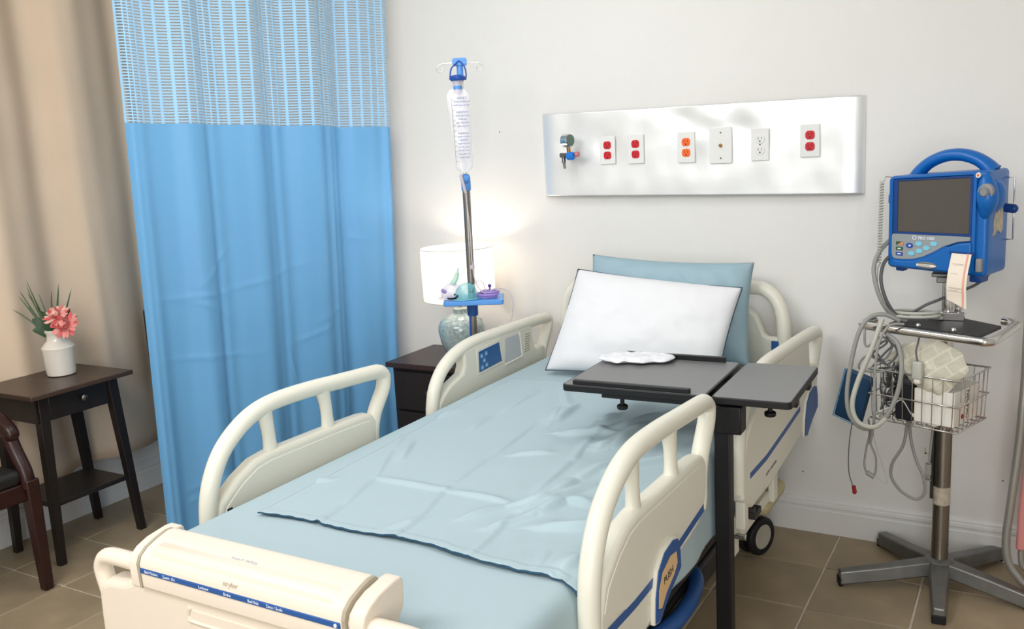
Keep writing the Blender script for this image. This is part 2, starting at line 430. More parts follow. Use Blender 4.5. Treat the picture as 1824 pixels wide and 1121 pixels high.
# ------------------------------------------------------------------ blue privacy curtain
HEM = 1.648
NAR = [(-2.885, -1.168, -2.535, -0.085), (-2.825, -1.154, -2.435, -0.075)]
def cpath(u, z):
    k = min(max(z / 2.15, 0), 1.25)
    ax, ay, bx, by = [NAR[0][i] + (NAR[1][i] - NAR[0][i]) * k for i in range(4)]
    dx, dy = bx - ax, by - ay; L = math.hypot(dx, dy); nx, ny = dy / L, -dx / L
    s = u
    amp = 0.032 * (0.55 + 0.45 * math.sin(PI * min(max(u, 0.0), 1)) ** 0.5)
    f = math.sin(2 * PI * (s * 4.3 + 0.35 * math.sin(3.1 * s) + 0.12)) + 0.35 * math.sin(2 * PI * (s * 9.1 + 0.4)) + 0.12 * math.sin(2 * PI * s * 17)
    f *= amp * (0.75 + 0.25 * math.cos(z * 1.3 + u * 5))
    if u < 0.05: f -= 0.03 * (1 - u / 0.05) ** 2
    w = 0.02 * math.sin(2 * PI * u * 4.3 + 2.0)
    return (ax + dx * u + nx * f + dx / L * w, ay + dy * u + ny * f + dy / L * w, z)
CR = [(0.03, 0.99, 0.3, 0.985), (0.3, 0.985, 0.62, 1.06), (0.33, 1.16, 0.18, 1.02), (0.14, 0.98, 0.33, 0.88), (0.3, 1.32, 0.26, 1.36), (0.62, 0.80, 0.76, 0.86), (0.1, 0.21, 0.26, 0.25),
      (0.52, 0.74, 0.58, 0.5), (0.55, 0.72, 0.68, 0.78), (0.8, 1.15, 0.9, 1.11), (0.05, 0.76, 0.4, 0.72), (0.1, 0.16, 0.22, 0.2)]
def crease(u, z, segs, w, h):
    t_ = 0.0
    for a, b, c, d in segs:
        ex, ez = (c - a) * 1.2, d - b; L2 = ex * ex + ez * ez
        px, pz = (u - a) * 1.2, z - b
        k = min(max((px * ex + pz * ez) / L2, 0), 1)
        d2 = (px - k * ex) ** 2 + (pz - k * ez) ** 2
        t_ += h * math.exp(-d2 / (2 * w * w)) * (0.35 + 0.65 * math.sin(PI * min(max(k, 0.05), 0.95)))
    return t_
def blue(u, v):
    z = 0.015 + v * (HEM - 0.015) - 0.045 * u * v
    p = cpath(u, z); c = crease(u, z, CR, 0.007, 0.0035) + 0.003 * noise.noise(Vector((u * 6, z * 2.2, 3)))
    return (p[0] + c * 0.9, p[1] - c * 0.42, z)
t = thing('privacy_curtain', 'bright blue hospital privacy curtain with a net top hanging beside the bed', 'curtain', (-2.78, -0.6, 0.03))
link('curtain_panel', grid(blue, 260, 170), 'blue_cloth', t, world=True, smooth=180)
# net: real holes between upright ribs and fine cross threads
NC, NR = 36, 84
us = []
for i in range(NC):
    us += [i / NC, (i + 0.24) / NC, (i + 0.62) / NC]
us.append(1.0)
zs = []
for j in range(NR):
    z0 = HEM - 0.001 + j * 0.0105; zs += [z0, z0 + 0.0058]
zs.append(HEM - 0.001 + NR * 0.0105)
V = [cpath(u, z - 0.045 * u) for z in zs for u in us]; nu = len(us); Fc = []
for j in range(len(zs) - 1):
    for i in range(nu - 1):
        if i % 3 and j % 2 == 0: continue
        Fc.append((j * nu + i, j * nu + i + 1, (j + 1) * nu + i + 1, (j + 1) * nu + i))
link('net_panel', (V, Fc), 'net_thread', t, world=True, smooth=180)
link('track', tube([cpath(0, 2.51)[:2] + (2.52,), cpath(1, 2.51)[:2] + (2.52,)], 0.012, 8), 'pewter', t, world=True)

# ------------------------------------------------------------------ side table with drawer, lower left
t = thing('side_table', 'small black side table with one drawer, lower shelf and splayed legs by the beige curtain', 'side table', (-3.28, -1.245, 0))
X0, X1, Y0, Y1 = -0.21, 0.215, -0.27, 0.205      # front edge is +x
link('table_top', box(-0.18, 0.190, -0.243, 0.186, 0.679, 0.697), 'brown_top', t, bevel=0.003)
link('apron', join(box(-0.15, 0.128, -0.195, -0.175, 0.575, 0.676), box(-0.15, 0.128, 0.125, 0.145, 0.575, 0.676), box(-0.15, -0.13, -0.19, 0.14, 0.575, 0.676)), 'black_wood', t)
dr = link('drawer', box(0.118, 0.138, -0.148, 0.098, 0.578, 0.672), 'black_wood', t, bevel=0.003)
link('knob', lathe([(0.0, 0), (0.006, 0.001), (0.006, 0.012), (0.012, 0.016), (0.013, 0.022), (0.008, 0.027), (0, 0.028)], 16), 'pewter', dr, smooth=50).matrix_local = Matrix.Translation((0.138, -0.015, 0.634)) @ Matrix.Rotation(PI / 2, 4, 'Y')
def taper_leg(x, y, fx, fy, z1, w0=0.034, w1=0.024, gx=1, gy=1):
    a, b = w0 / 2, w1 / 2
    v = [(fx - b, fy - b, 0), (fx + b, fy - b, 0), (fx + b, fy + b, 0), (fx - b, fy + b, 0), (x - a, y - a, z1), (x + a, y - a, z1), (x + a, y + a, z1), (x - a, y + a, z1)]
    return v, box(0, 1, 0, 1, 0, 1)[1]
for sx in (-1, 1):
    for sy in (-1, 1):
        cx = 0.120 if sx > 0 else -0.14; cy = 0.125 if sy > 0 else -0.168
        link('leg', taper_leg(cx, cy, cx + sx * 0.012 - (0.04 if sx < 0 else 0.04) , cy + sy * 0.03 + (0.035 if sy < 0 else 0.045), 0.676, 0.04, 0.028), 'black_wood', t, bevel=0.002)
link('shelf', box(-0.15, 0.11, -0.172, 0.155, 0.235, 0.253), 'black_wood', t, bevel=0.002)

# vase
t = thing('vase', 'white ceramic bottle vase standing on the black side table', 'vase', (-3.320, -1.212, 0.697))
link('body', lathe([(0, 0.0), (0.046, 0.0), (0.052, 0.004), (0.055, 0.018), (0.058, 0.10), (0.061, 0.112), (0.058, 0.118), (0.048, 0.130), (0.037, 0.142), (0.036, 0.152), (0.036, 0.168), (0.041, 0.174), (0.041, 0.180), (0.036, 0.183), (0.031, 0.180), (0.031, 0.150), (0, 0.149)], 40), 'ceramic_white', t, smooth=40)
link('base_ring', lathe([(0, -0.001), (0.05, -0.0008), (0.0515, 0.003), (0.049, 0.004)], 32), 'brown_top', t, smooth=40)
# flowers
fx_, fy_, fz_ = -3.320, -1.212, 0.697 + 0.183
t = thing('flower_bouquet', 'pink flowers with green leaves and grass blades in the white vase', 'bouquet', (fx_, fy_, fz_ - 0.02))
def frond(base, tip, bend, w, n=8):
    base, tip = Vector(base), Vector(tip); V = []; Fc = []
    side = (tip - base).cross(Vector((0.85, -0.5, 0))).normalized()
    side = Vector((0.5, 0.85, 0)) if side.length < 0.1 else (tip - base).cross(Vector((0.8, -0.55, 0.1))).normalized()
    for i in range(n + 1):
        k = i / n; p = base.lerp(tip, k) + Vector(bend) * math.sin(PI * k * 0.9)
        ww = w * (math.sin(PI * min(k * 0.92 + 0.08, 1)) ** 0.7)
        V += [p - side * ww, p + Vector((0.12 * ww, -0.1 * ww, -0.3 * ww)), p + side * ww]
    for i in range(n):
        a = i * 3
        Fc += [(a, a + 1, a + 4, a + 3), (a + 1, a + 2, a + 5, a + 4)]
    return V, Fc
# screen right is roughly (0.87,0.5,0) seen from the camera
SR = Vector((0.87, 0.5, 0)); UP = Vector((0, 0, 1)); BK = Vector((-0.5, 0.86, 0))
def F(sx, sz, b=0): return SR * sx + UP * sz + BK * b
for (a, h, bd, b) in ((-0.135, 0.155, (-0.01), 0.02), (-0.112, 0.185, -0.015, -0.01), (-0.10, 0.215, -0.01, 0.03), (-0.085, 0.20, -0.02, 0.0), (-0.075, 0.175, 0, -0.03), (-0.12, 0.12, 0, 0.03), (-0.16, 0.105, 0.01, 0.0),
                      (0.03, 0.20, 0.0, 0.02), (0.02, 0.175, -0.01, -0.02), (0.075, 0.175, 0.012, 0.02), (0.065, 0.12, 0.01, -0.01), (0.012, 0.17, 0, 0.05), (-0.055, 0.16, 0, 0.02)):
    link('grass_blade', frond(F(-0.005, -0.04), F(a, h, b), F(bd * 0.6, 0.012), 0.0035, 9), 'grass_green', t, smooth=180)
for (a, h, b, w) in ((-0.085, 0.06, 0.0, 0.024), (-0.075, 0.02, -0.03, 0.02), (-0.055, 0.085, 0.02, 0.022), (0.045, 0.085, 0.05, 0.02), (0.02, 0.09, 0.05, 0.02), (-0.03, 0.07, -0.01, 0.022), (0.085, 0.06, 0.02, 0.012), (-0.02, 0.03, 0.02, 0.02)):
    link('leaf', frond(F(-0.01, -0.02), F(a, h, b), F(0, 0.02), w, 8), 'green_leaf', t, smooth=180)
def petal(L, w, curl):
    def fn(u, v):
        s = (u - 0.5) * 2; ww = w * math.sin(PI * (0.12 + 0.82 * v)) ** 0.7
        return (s * ww, L * v * math.cos(curl * v), L * math.sin(curl * v) * v * 0.7 + 0.25 * ww * s * s)
    return grid(fn, 4, 6)
for hi, (c, R0, key) in enumerate(((F(0.030, 0.075, -0.03), 0.060, 'petal_pale'), (F(0.066, 0.042, -0.045), 0.066, 'petal_pink'))):
    fh = link('flower_head', ball(c, 0.012, 6), 'petal_deep', t, smooth=60)
    ax = Vector((0.35, -0.75, 0.35)).normalized() if hi else Vector((0.2, -0.6, 0.7)).normalized()
    q = ax.to_track_quat('Z', 'Y').to_matrix().to_4x4()
    protos = [petal(R0 * 0.9, R0 * 0.14, 0.3), petal(R0 * 0.8, R0 * 0.13, 0.8), petal(R0 * 0.6, R0 * 0.11, 1.2)]
    for ring, (npet, tilt) in enumerate(((18, 0.0), (16, 0.45), (12, 0.9))):
        pm = None
        for k in range(npet):
            mt_ = ('petal_deep' if (k + hi) % 3 == 0 else key) if ring < 2 else key
            o = bpy.data.objects.new('petal', bpy.data.meshes.new('petal')); 
            o = link('petal', protos[ring], mt_, fh, smooth=180)
            o.matrix_local = Matrix.Translation(c) @ q @ Matrix.Rotation(2 * PI * (k + ring * 0.4) / npet + random.uniform(-0.1, 0.1), 4, 'Z') @ Matrix.Rotation(tilt + random.uniform(-0.15, 0.1), 4, 'X')

# ------------------------------------------------------------------ armchair, cropped at lower left
t = thing('armchair', 'dark mahogany armchair with black padded seat, only its front corner in view', 'armchair', (-3.35, -1.78, 0))
def chp(pts, r, **k): return tube(pts, r, 8, 6, **k)
link('leg', taper_leg(0.318, 0.205, 0.30, 0.222, 0.43, 0.05, 0.036), 'mahogany', t, bevel=0.006)
link('leg', taper_leg(0.318, -0.28, 0.30, -0.30, 0.43, 0.05, 0.036), 'mahogany', t, bevel=0.006)
link('leg', taper_leg(-0.12, 0.13, -0.15, 0.14, 0.43, 0.045, 0.034), 'mahogany', t, bevel=0.006)
link('leg', taper_leg(-0.12, -0.25, -0.15, -0.26, 0.43, 0.045, 0.034), 'mahogany', t, bevel=0.006)
link('seat_rail', join(box(-0.12, 0.32, 0.17, 0.2, 0.355, 0.42), box(0.29, 0.325, -0.26, 0.2, 0.355, 0.42), box(-0.12, 0.32, -0.28, -0.25, 0.355, 0.42)), 'mahogany', t, bevel=0.006)
link('seat', rbox(-0.12, 0.325, -0.27, 0.185, 0.415, 0.475, 0.025, (10, 10, 6)), 'black_leather', t, smooth=60)
for sy in (0.20, -0.27):
    link('arm', join(tube([(-0.12, sy, 0.66), (0.05, sy, 0.665), (0.18, sy, 0.65), (0.25, sy, 0.615), (0.27, sy, 0.59), (0.262, sy, 0.575)], 0.024, 10, 6, flat=0.75),
                     tube([(0.235, sy, 0.61), (0.27, sy, 0.53), (0.31, sy, 0.46), (0.322, sy, 0.40)], 0.026, 10, 6, flat=0.9)), 'mahogany', t, smooth=60)
link('backrest', rbox(-0.16, -0.11, -0.27, 0.2, 0.55, 0.92, 0.02, (6, 8, 8)), 'black_leather', t, smooth=60)
link('back_post', join(box(-0.155, -0.12, 0.19, 0.22, 0.4, 0.95), box(-0.155, -0.12, -0.29, -0.26, 0.4, 0.95)), 'mahogany', t, bevel=0.006)

# ------------------------------------------------------------------ nightstand and lamp
t = thing('nightstand', 'black nightstand with drawers against the back wall behind the bed rail', 'nightstand', (-2.145, -0.205, 0))
link('top', box(-0.215, 0.215, -0.175, 0.185, 0.60, 0.622), 'espresso_top', t, bevel=0.003)
link('body', box(-0.195, 0.195, -0.150, 0.175, 0.04, 0.60), 'black_wood', t, bevel=0.002)
link('plinth', box(-0.18, 0.18, -0.135, 0.17, 0.0, 0.04), 'black_wood', t)
for i, z in enumerate((0.07, 0.245, 0.42)):
    d = link('drawer', box(-0.178, 0.178, -0.166, -0.149, z, z + 0.165), 'black_wood', t, bevel=0.003)
    link('knob', ball((0, -0.178, z + 0.085), 0.012, 8), 'pewter', d, smooth=60)
t = thing('table_lamp', 'lit table lamp with white drum shade and speckled ceramic base', 'lamp', (-2.08, -0.2, 0.622))
link('base', lathe([(0, 0), (0.062, 0), (0.064, 0.006), (0.074, 0.03), (0.091, 0.075), (0.099, 0.115), (0.098, 0.14), (0.088, 0.162), (0.066, 0.178), (0.045, 0.188), (0.033, 0.193), (0.03, 0.205), (0.034, 0.212), (0.022, 0.216), (0, 0.216)], 40), 'glass_glaze', t, smooth=50)
link('neck', cyl((0, 0, 0.21), (0, 0, 0.30), 0.008, 12), 'chrome', t, smooth=50)
sh_ = link('shade', lathe([(0.148, 0.252), (0.151, 0.254), (0.152, 0.468), (0.150, 0.47)], 56), 'lamp_shade', t, smooth=50)
link('shade_ring', join(tube([(0.151 * math.cos(a * PI / 24), 0.151 * math.sin(a * PI / 24), 0.469) for a in range(48)], 0.0022, 6, closed=True), tube([(0.1495 * math.cos(a * PI / 24), 0.1495 * math.sin(a * PI / 24), 0.254) for a in range(48)], 0.0022, 6, closed=True)), 'outlet_white', sh_, smooth=60)
link('spider', join(*[cyl((0, 0, 0.45), (0.150 * math.cos(a), 0.150 * math.sin(a), 0.462), 0.002, 6) for a in (0.3, 2.4, 4.5)], cyl((0, 0, 0.29), (0, 0, 0.455), 0.003, 6)), 'chrome', sh_)
link('bulb', ball((0.0, 0, 0.345), 0.03, 12, (1, 1, 1.2)), 'bulb_glow', t, smooth=60)
pl = bpy.data.lights.new('lamp_bulb_light', 'POINT'); pl.energy = 2.8; pl.color = (1.0, 0.84, 0.72); pl.shadow_soft_size = 0.035
po = bpy.data.objects.new('lamp_bulb_light', pl); COL.objects.link(po); po.location = (-2.08, -0.2, 0.622 + 0.40)

# ------------------------------------------------------------------ headwall panel, outlets, regulator
t = thing('headwall_panel', 'wide silver sheet metal service panel with rolled ends on the back wall', 'wall panel', (-1.133, 0.0, 1.44))
def panel(u, v):
    # flat front with ends rolled back to the wall
    Lx = 1.238; r = 0.072; arc = r * PI / 2; tot = Lx - 2 * r + 2 * arc
    s = u * tot
    if s < arc:
        a = s / r; x = r - r * math.cos(a); y = -r * math.sin(a) * 0.43
    elif s > tot - arc:
        a = (tot - s) / r; x = Lx - r + r * math.cos(a); y = -r * math.sin(a) * 0.43
    else: x = r + s - arc; y = -r * 0.43
    zb = 1.285 - 0.020 * u; zt = 1.611 - 0.016 * u
    z = zb + (zt - zb) * v
    w = 0.004 * noise.noise(Vector((x * 4.5, z * 5, 0))) + 0.003 * noise.noise(Vector((x * 11, z * 9, 4)))
    for cx, cz, q in ((0.60, 1.56, 0.006), (0.72, 1.56, -0.006), (0.82, 1.51, 0.007), (0.66, 1.48, -0.004), (0.30, 1.47, 0.003), (0.12, 1.42, -0.004), (0.55, 1.50, 0.003)):
        w += q * math.exp(-((x - cx) ** 2 / 0.0022 + (z - cz) ** 2 / 0.0016))
    e = min(1, min(x, Lx - x) / 0.09)
    return (-1.752 + x, y + min(w * e, 0.02), z)
link('metal_sheet', grid(panel, 260, 70), 'sheet_metal', t, world=True, smooth=180, solid=0.0016)

def duplex(x, z, color, label, w=0.064, h=0.107, decor=False, grp=None):
    t = thing('wall_outlet', label, 'outlet', (x, -0.0335, z), 0, grp)
    link('cover_plate', prism(rpoly(-w / 2, w / 2, -h / 2, h / 2, 0.003), 'y', -0.0065, 0.0), 'outlet_white', t, bevel=0.0022)
    slot = 'slot_grey' if color == 'outlet_white' else 'slot_dark'
    for s in (-1, 1):
        cz = s * 0.0195
        pts = []
        for k in range(24):
            a = 2 * PI * k / 24
            pts.append((max(min(0.0172 * math.cos(a), 0.0158), -0.0158), cz + max(min(0.0172 * math.sin(a), 0.0146), -0.0146)))
        o = link('socket', prism(pts, 'y', -0.0088, -0.006), color, t, bevel=0.0008)
        link('slots', join(box(-0.0072, -0.0052, -0.0091, -0.0086, cz - 0.001, cz + 0.0075), box(0.0052, 0.0072, -0.0091, -0.0086, cz, cz + 0.0068), prism([(0.003 * math.cos(k * PI / 5), cz - 0.0075 + 0.003 * math.sin(k * PI / 5)) for k in range(10)], 'y', -0.0091, -0.0086)), slot, o)
    link('screw', cyl((0, -0.0078, 0), (0, -0.006, 0), 0.0028, 10), 'pewter' if color == 'outlet_white' else 'outlet_white', t)
    return t
duplex(-1.454, 1.456, 'outlet_red', 'leftmost red double socket on the silver wall panel, beside the gauge')
duplex(-1.337, 1.455, 'outlet_red', 'red double socket left of the orange one on the silver panel', w=0.066, h=0.110)
duplex(-1.136, 1.452, 'outlet_orange', 'orange double socket in a white plate on the silver panel', w=0.067, h=0.113)
duplex(-0.862, 1.449, 'outlet_white', 'plain white double socket right of the blank cable plate', w=0.063, h=0.113)
duplex(-0.689, 1.454, 'outlet_red', 'rightmost red double socket near the rolled right end of the panel', w=0.066, h=0.112)
t = thing('cable_plate', 'wide blank white plate with a cable jack and two screws', 'wall plate', (-1.005, -0.0335, 1.453))
link('cover_plate', prism(rpoly(-0.041, 0.041, -0.065, 0.065, 0.002), 'y', -0.006, 0.0), 'outlet_white', t, bevel=0.0025)
link('jack', join(cyl((0, -0.016, 0), (0, -0.006, 0), 0.0045, 12), cyl((0, -0.010, 0), (0, -0.006, 0), 0.007, 6)), 'brass', t, smooth=40)
for s in (-1, 1): link('screw', cyl((0, -0.0072, s * 0.046), (0, -0.005, s * 0.046), 0.0032, 10), 'pewter', t)
t = thing('gas_regulator', 'small wall regulator with round green gauge and blue valve on the panel', 'regulator', (-1.60, -0.031, 1.45))
link('stem', join(cyl((-0.012, 0, -0.005), (-0.012, -0.085, -0.005), 0.010, 14), cyl((-0.028, -0.07, -0.004), (0.03, -0.07, -0.004), 0.009, 14)), 'pewter', t, smooth=50)
link('outlet_barb', join(cyl((-0.012, -0.075, -0.01), (-0.010, -0.078, -0.032), 0.008, 12), cyl((-0.010, -0.078, -0.032), (-0.006, -0.08, -0.056), 0.0055, 10, 0.004)), 'pewter', t, smooth=50)
link('gauge_neck', cyl((0.012, -0.075, 0.002), (0.012, -0.078, 0.03), 0.008, 8), 'brass', t, smooth=50)
gq = Matrix.Translation((0.008, -0.075, 0.052)) @ Matrix.Rotation(math.radians(76), 4, 'Z') @ Matrix.Rotation(PI / 2, 4, 'X')
gb = link('gauge', xf(lathe([(0, -0.02), (0.022, -0.02), (0.026, -0.016), (0.026, 0.012), (0.024, 0.014), (0, 0.014)], 28), gq), 'chrome', t, smooth=40)
link('gauge_face', xf(lathe([(0, 0.0145), (0.0225, 0.0145), (0.0225, 0.016), (0, 0.016)], 28), gq), 'gauge_green', gb)
link('valve_knob', xf(lathe([(0, 0), (0.014, 0), (0.016, 0.003), (0.016, 0.026), (0.013, 0.03), (0, 0.03)], 10), Matrix.Translation((0.006, -0.078, -0.008)) @ Matrix.Rotation(PI / 2, 4, 'Y')), 'valve_blue', t, smooth=30)
link('adjust_knob', xf(lathe([(0, 0), (0.010, 0), (0.011, 0.002), (0.010, 0.014), (0, 0.015)], 14), Matrix.Translation((0.04, -0.075, -0.003)) @ Matrix.Rotation(PI / 2, 4, 'Y')), 'knob_pink', t, smooth=30)

# ------------------------------------------------------------------ the bed
bed = thing('hospital_bed', 'cream and white hospital bed with raised side rails and a footboard', 'hospital bed', (-1.19, -1.2, 0))
FT = [(-1.917, 0.50), (-1.914, 0.61), (-1.907, 0.675), (-1.888, 0.73), (-1.853, 0.782), (-1.802, 0.822), (-1.738, 0.851), (-1.662, 0.863), (-1.538, 0.861), (-1.399, 0.851), (-1.260, 0.841), (-1.222, 0.836), (-1.203, 0.822), (-1.201, 0.805), (-1.212, 0.775), (-1.258, 0.715), (-1.276, 0.66), (-1.278, 0.61), (-1.29, 0.585)]
FP = [(-1.925, 0.47), (-1.915, 0.60), (-1.89, 0.665), (-1.869, 0.682), (-1.825, 0.712), (-1.764, 0.738), (-1.71, 0.744), (-1.62, 0.742), (-1.44, 0.738), (-1.335, 0.734), (-1.295, 0.728), (-1.272, 0.70), (-1.276, 0.66), (-1.282, 0.62), (-1.30, 0.585), (-1.34, 0.562), (-1.42, 0.55), (-1.50, 0.545), (-1.56, 0.52), (-1.62, 0.48), (-1.75, 0.45), (-1.87, 0.435)]
def inset(poly, d):
    n = len(poly); A = sum(poly[i][0] * poly[(i + 1) % n][1] - poly[(i + 1) % n][0] * poly[i][1] for i in range(n)); sg = 1 if A > 0 else -1
    out = []
    for i in range(n):
        p0, p1, p2 = Vector(poly[i - 1]), Vector(poly[i]), Vector(poly[(i + 1) % n])
        a = (p1 - p0).normalized(); b = (p2 - p1).normalized(); t_ = (a + b).normalized(); nn = Vector((-t_.y, t_.x)) * sg
        out.append(tuple(p1 + nn * d))
    return out
def foot_rail(x, side):
    x_in = x - side * 0.004
    P3 = lambda L: [(x, a, b) for a, b in L]
    sh = join(tube(P3(FT), 0.0225, 14, 4, nrm=(1, 0, 0)),
              tube([(x, -1.69, 0.72), (x, -1.690, 0.76), (x, -1.692, 0.80), (x, -1.70, 0.86)], lambda t_: 0.0195 + 0.010 * abs(2 * t_ - 1) ** 3, 12, 4, nrm=(1, 0, 0), flat=0.74),
              tube([(x, -1.465, 0.72), (x, -1.465, 0.76), (x, -1.467, 0.80), (x, -1.475, 0.852)], lambda t_: 0.0195 + 0.010 * abs(2 * t_ - 1) ** 3, 12, 4, nrm=(1, 0, 0), flat=0.74))
    o = link('side_rail', sh, 'bed_plastic', bed, world=True, smooth=60)
    o['label'] = 'foot end side rail on the %s side' % ('right' if side > 0 else 'left')
    link('rail_panel', prism(FP, 'x', x - 0.022, x + 0.022), 'bed_plastic', o, world=True, bevel=0.013, bseg=4)
    fp2 = inset(FP[1:-2], 0.022)
    link('rail_inlay', prism(fp2, 'x', x - 0.0235, x + 0.0235), 'bed_plastic', o, world=True, bevel=0.002)
    return o
HT = [(-0.952, 0.50), (-0.948, 0.60), (-0.942, 0.65), (-0.922, 0.705), (-0.872, 0.757), (-0.79, 0.793), (-0.68, 0.810), (-0.525, 0.808), (-0.266, 0.802), (-0.135, 0.796), (-0.103, 0.787), (-0.099, 0.768), (-0.122, 0.73), (-0.165, 0.665), (-0.18, 0.60)]
HP = [(-0.96, 0.48), (-0.95, 0.60), (-0.925, 0.655), (-0.89, 0.682), (-0.855, 0.70), (-0.81, 0.712), (-0.775, 0.722), (-0.762, 0.745), (-0.762, 0.80), (-0.60, 0.808), (-0.40, 0.805), (-0.272, 0.80), (-0.262, 0.74), (-0.252, 0.705), (-0.235, 0.695), (-0.20, 0.70), (-0.165, 0.69), (-0.155, 0.64), (-0.17, 0.56), (-0.22, 0.52), (-0.33, 0.50), (-0.5, 0.47), (-0.7, 0.44), (-0.88, 0.43)]
def head_rail(x, side, spl=0.0):
    hr = link('side_rail', tube([(0, a, b) for a, b in HT], 0.0225, 14, 4, nrm=(1, 0, 0)), 'bed_plastic', bed, smooth=60)
    hr['label'] = 'head end side rail on the %s side' % ('right' if side > 0 else 'left')
    hr.matrix_parent_inverse = wm(bed).inverted()
    hr.matrix_basis = Matrix.Translation((x, -0.95, 0)) @ Matrix.Rotation(-spl, 4, 'Z') @ Matrix.Translation((0, 0.95, 0))
    link('rail_panel', prism(HP, 'x', -0.021, 0.021), 'bed_plastic', hr, bevel=0.016, bseg=5)
    return hr
L1 = foot_rail(-1.712, -1)
link('latch_slot', box(-1.6895, -1.6870, -1.873, -1.857, 0.630, 0.648), 'steel_dark', L1, world=True)
L2 = head_rail(-1.722, -1)
# controls on the inner face of the far head rail
cp = link('control_pad', prism([(-0.675, 0.700), (-0.514, 0.706), (-0.528, 0.782), (-0.672, 0.776)], 'x', 0.019, 0.0235), 'panel_blue', L2, bevel=0.003)
link('pad_rim', prism([(-0.688, 0.688), (-0.500, 0.695), (-0.516, 0.794), (-0.686, 0.788)], 'x', 0.017, 0.0222), 'bed_plastic', L2, bevel=0.003)
for yy, zz in ((-0.655, 0.757), (-0.625, 0.760), (-0.655, 0.715), (-0.625, 0.718), (-0.64, 0.738)):
    link('button', prism(rpoly(yy - 0.010, yy + 0.010, zz - 0.008, zz + 0.008, 0.003), 'x', 0.0235, 0.0245), 'key_blue', L2)
    link('button_mark', prism([(yy - 0.004, zz - 0.003), (yy + 0.004, zz - 0.003), (yy, zz + 0.004)], 'x', 0.0245, 0.0249), 'white_ink', L2)
link('card_holder', prism([(-0.492, 0.690), (-0.362, 0.692), (-0.372, 0.782), (-0.484, 0.786)], 'x', 0.0185, 0.0215), 'bed_grey', L2, bevel=0.003)
link('holder_rim', join(tube([(0.022, -0.372, 0.785), (0.022, -0.362, 0.69), (0.022, -0.49, 0.686)], 0.0035, 6)), 'bed_plastic', L2)
for k in range(8):
    zz = 0.700 + k * 0.0093
    link('vent_slot', box(0.0205, 0.0218, -0.340 + 0.002 * k, -0.298 + 0.001 * k, zz, zz + 0.0035), 'seam_grey', L2)
R1 = foot_rail(-0.692, 1)
# stripe and release handle on the outer face
def stripe(L, x0, x1, par, world=True):
    n = len(L); V = []
    for a, b, h in L: V += [(x0, a, b - h), (x1, a, b - h), (x1, a, b + h), (x0, a, b + h)]
    Fc = []
    for i in range(n - 1):
        for k in range(4): Fc.append((i * 4 + k, i * 4 + (k + 1) % 4, (i + 1) * 4 + (k + 1) % 4, (i + 1) * 4 + k))
    Fc += [(0, 1, 2, 3), ((n - 1) * 4 + 3, (n - 1) * 4 + 2, (n - 1) * 4 + 1, (n - 1) * 4)]
    return link('blue_stripe', (V, Fc), 'bed_blue', par, world=world)
stripe([(-1.89, 0.566, 0.0095), (-1.75, 0.560, 0.0095), (-1.62, 0.562, 0.0095), (-1.50, 0.575, 0.0095), (-1.36, 0.592, 0.0095), (-1.31, 0.598, 0.0095)], -0.6690, -0.6676, R1)
pod = [(-1.668, 0.47), (-1.664, 0.53), (-1.645, 0.585), (-1.605, 0.614), (-1.55, 0.622), (-1.515, 0.612), (-1.50, 0.575), (-1.498, 0.53), (-1.53, 0.515), (-1.57, 0.50), (-1.61, 0.478), (-1.635, 0.462)]
rp = link('release_handle', prism(pod, 'x', -0.671, -0.660), 'bed_plastic', R1, world=True, bevel=0.003)
rb = link('handle_frame', prism(inset(pod, 0.006), 'x', -0.661, -0.6575), 'bed_blue', R1, world=True, bevel=0.001)
link('tan_label', prism(inset([(-1.650, 0.50), (-1.646, 0.542), (-1.622, 0.575), (-1.57, 0.592), (-1.533, 0.586), (-1.527, 0.555), (-1.55, 0.535), (-1.60, 0.515), (-1.63, 0.492)], 0.003), 'x', -0.658, -0.6565), 'label_tan', R1, world=True)
text('lettering', 'PUSH', 0.024, 'dark_ink', frameM((-0.6560, -1.588, 0.552), (0, 1, 0.12), (0, -0.12, 1)), R1, world=True)
R2 = head_rail(-0.690, 1, math.radians(2.6))
stripe([(-0.90, 0.535, 0.009), (-0.75, 0.540, 0.009), (-0.55, 0.566, 0.009), (-0.38, 0.59, 0.009)], 0.0200, 0.0214, R2, world=False)
pod2 = [(a + 1.31, b + 0.015) for a, b in pod]
link('release_handle', prism(pod2, 'x', 0.0205, 0.029), 'bed_plastic', R2, bevel=0.003)
link('handle_frame', prism(inset(pod2, 0.006), 'x', 0.028, 0.0315), 'bed_blue', R2)
text('lettering', 'AUTO CONTOUR', 0.013, 'dark_ink', frameM((0.0213, -0.70, 0.492), (0, 1, 0.10), (0, -0.1, 1)), R2)
link('control_pad', prism([(-0.675, 0.700), (-0.514, 0.706), (-0.528, 0.782), (-0.672, 0.776)], 'x', -0.0235, -0.019), 'panel_blue', R2, bevel=0.003)
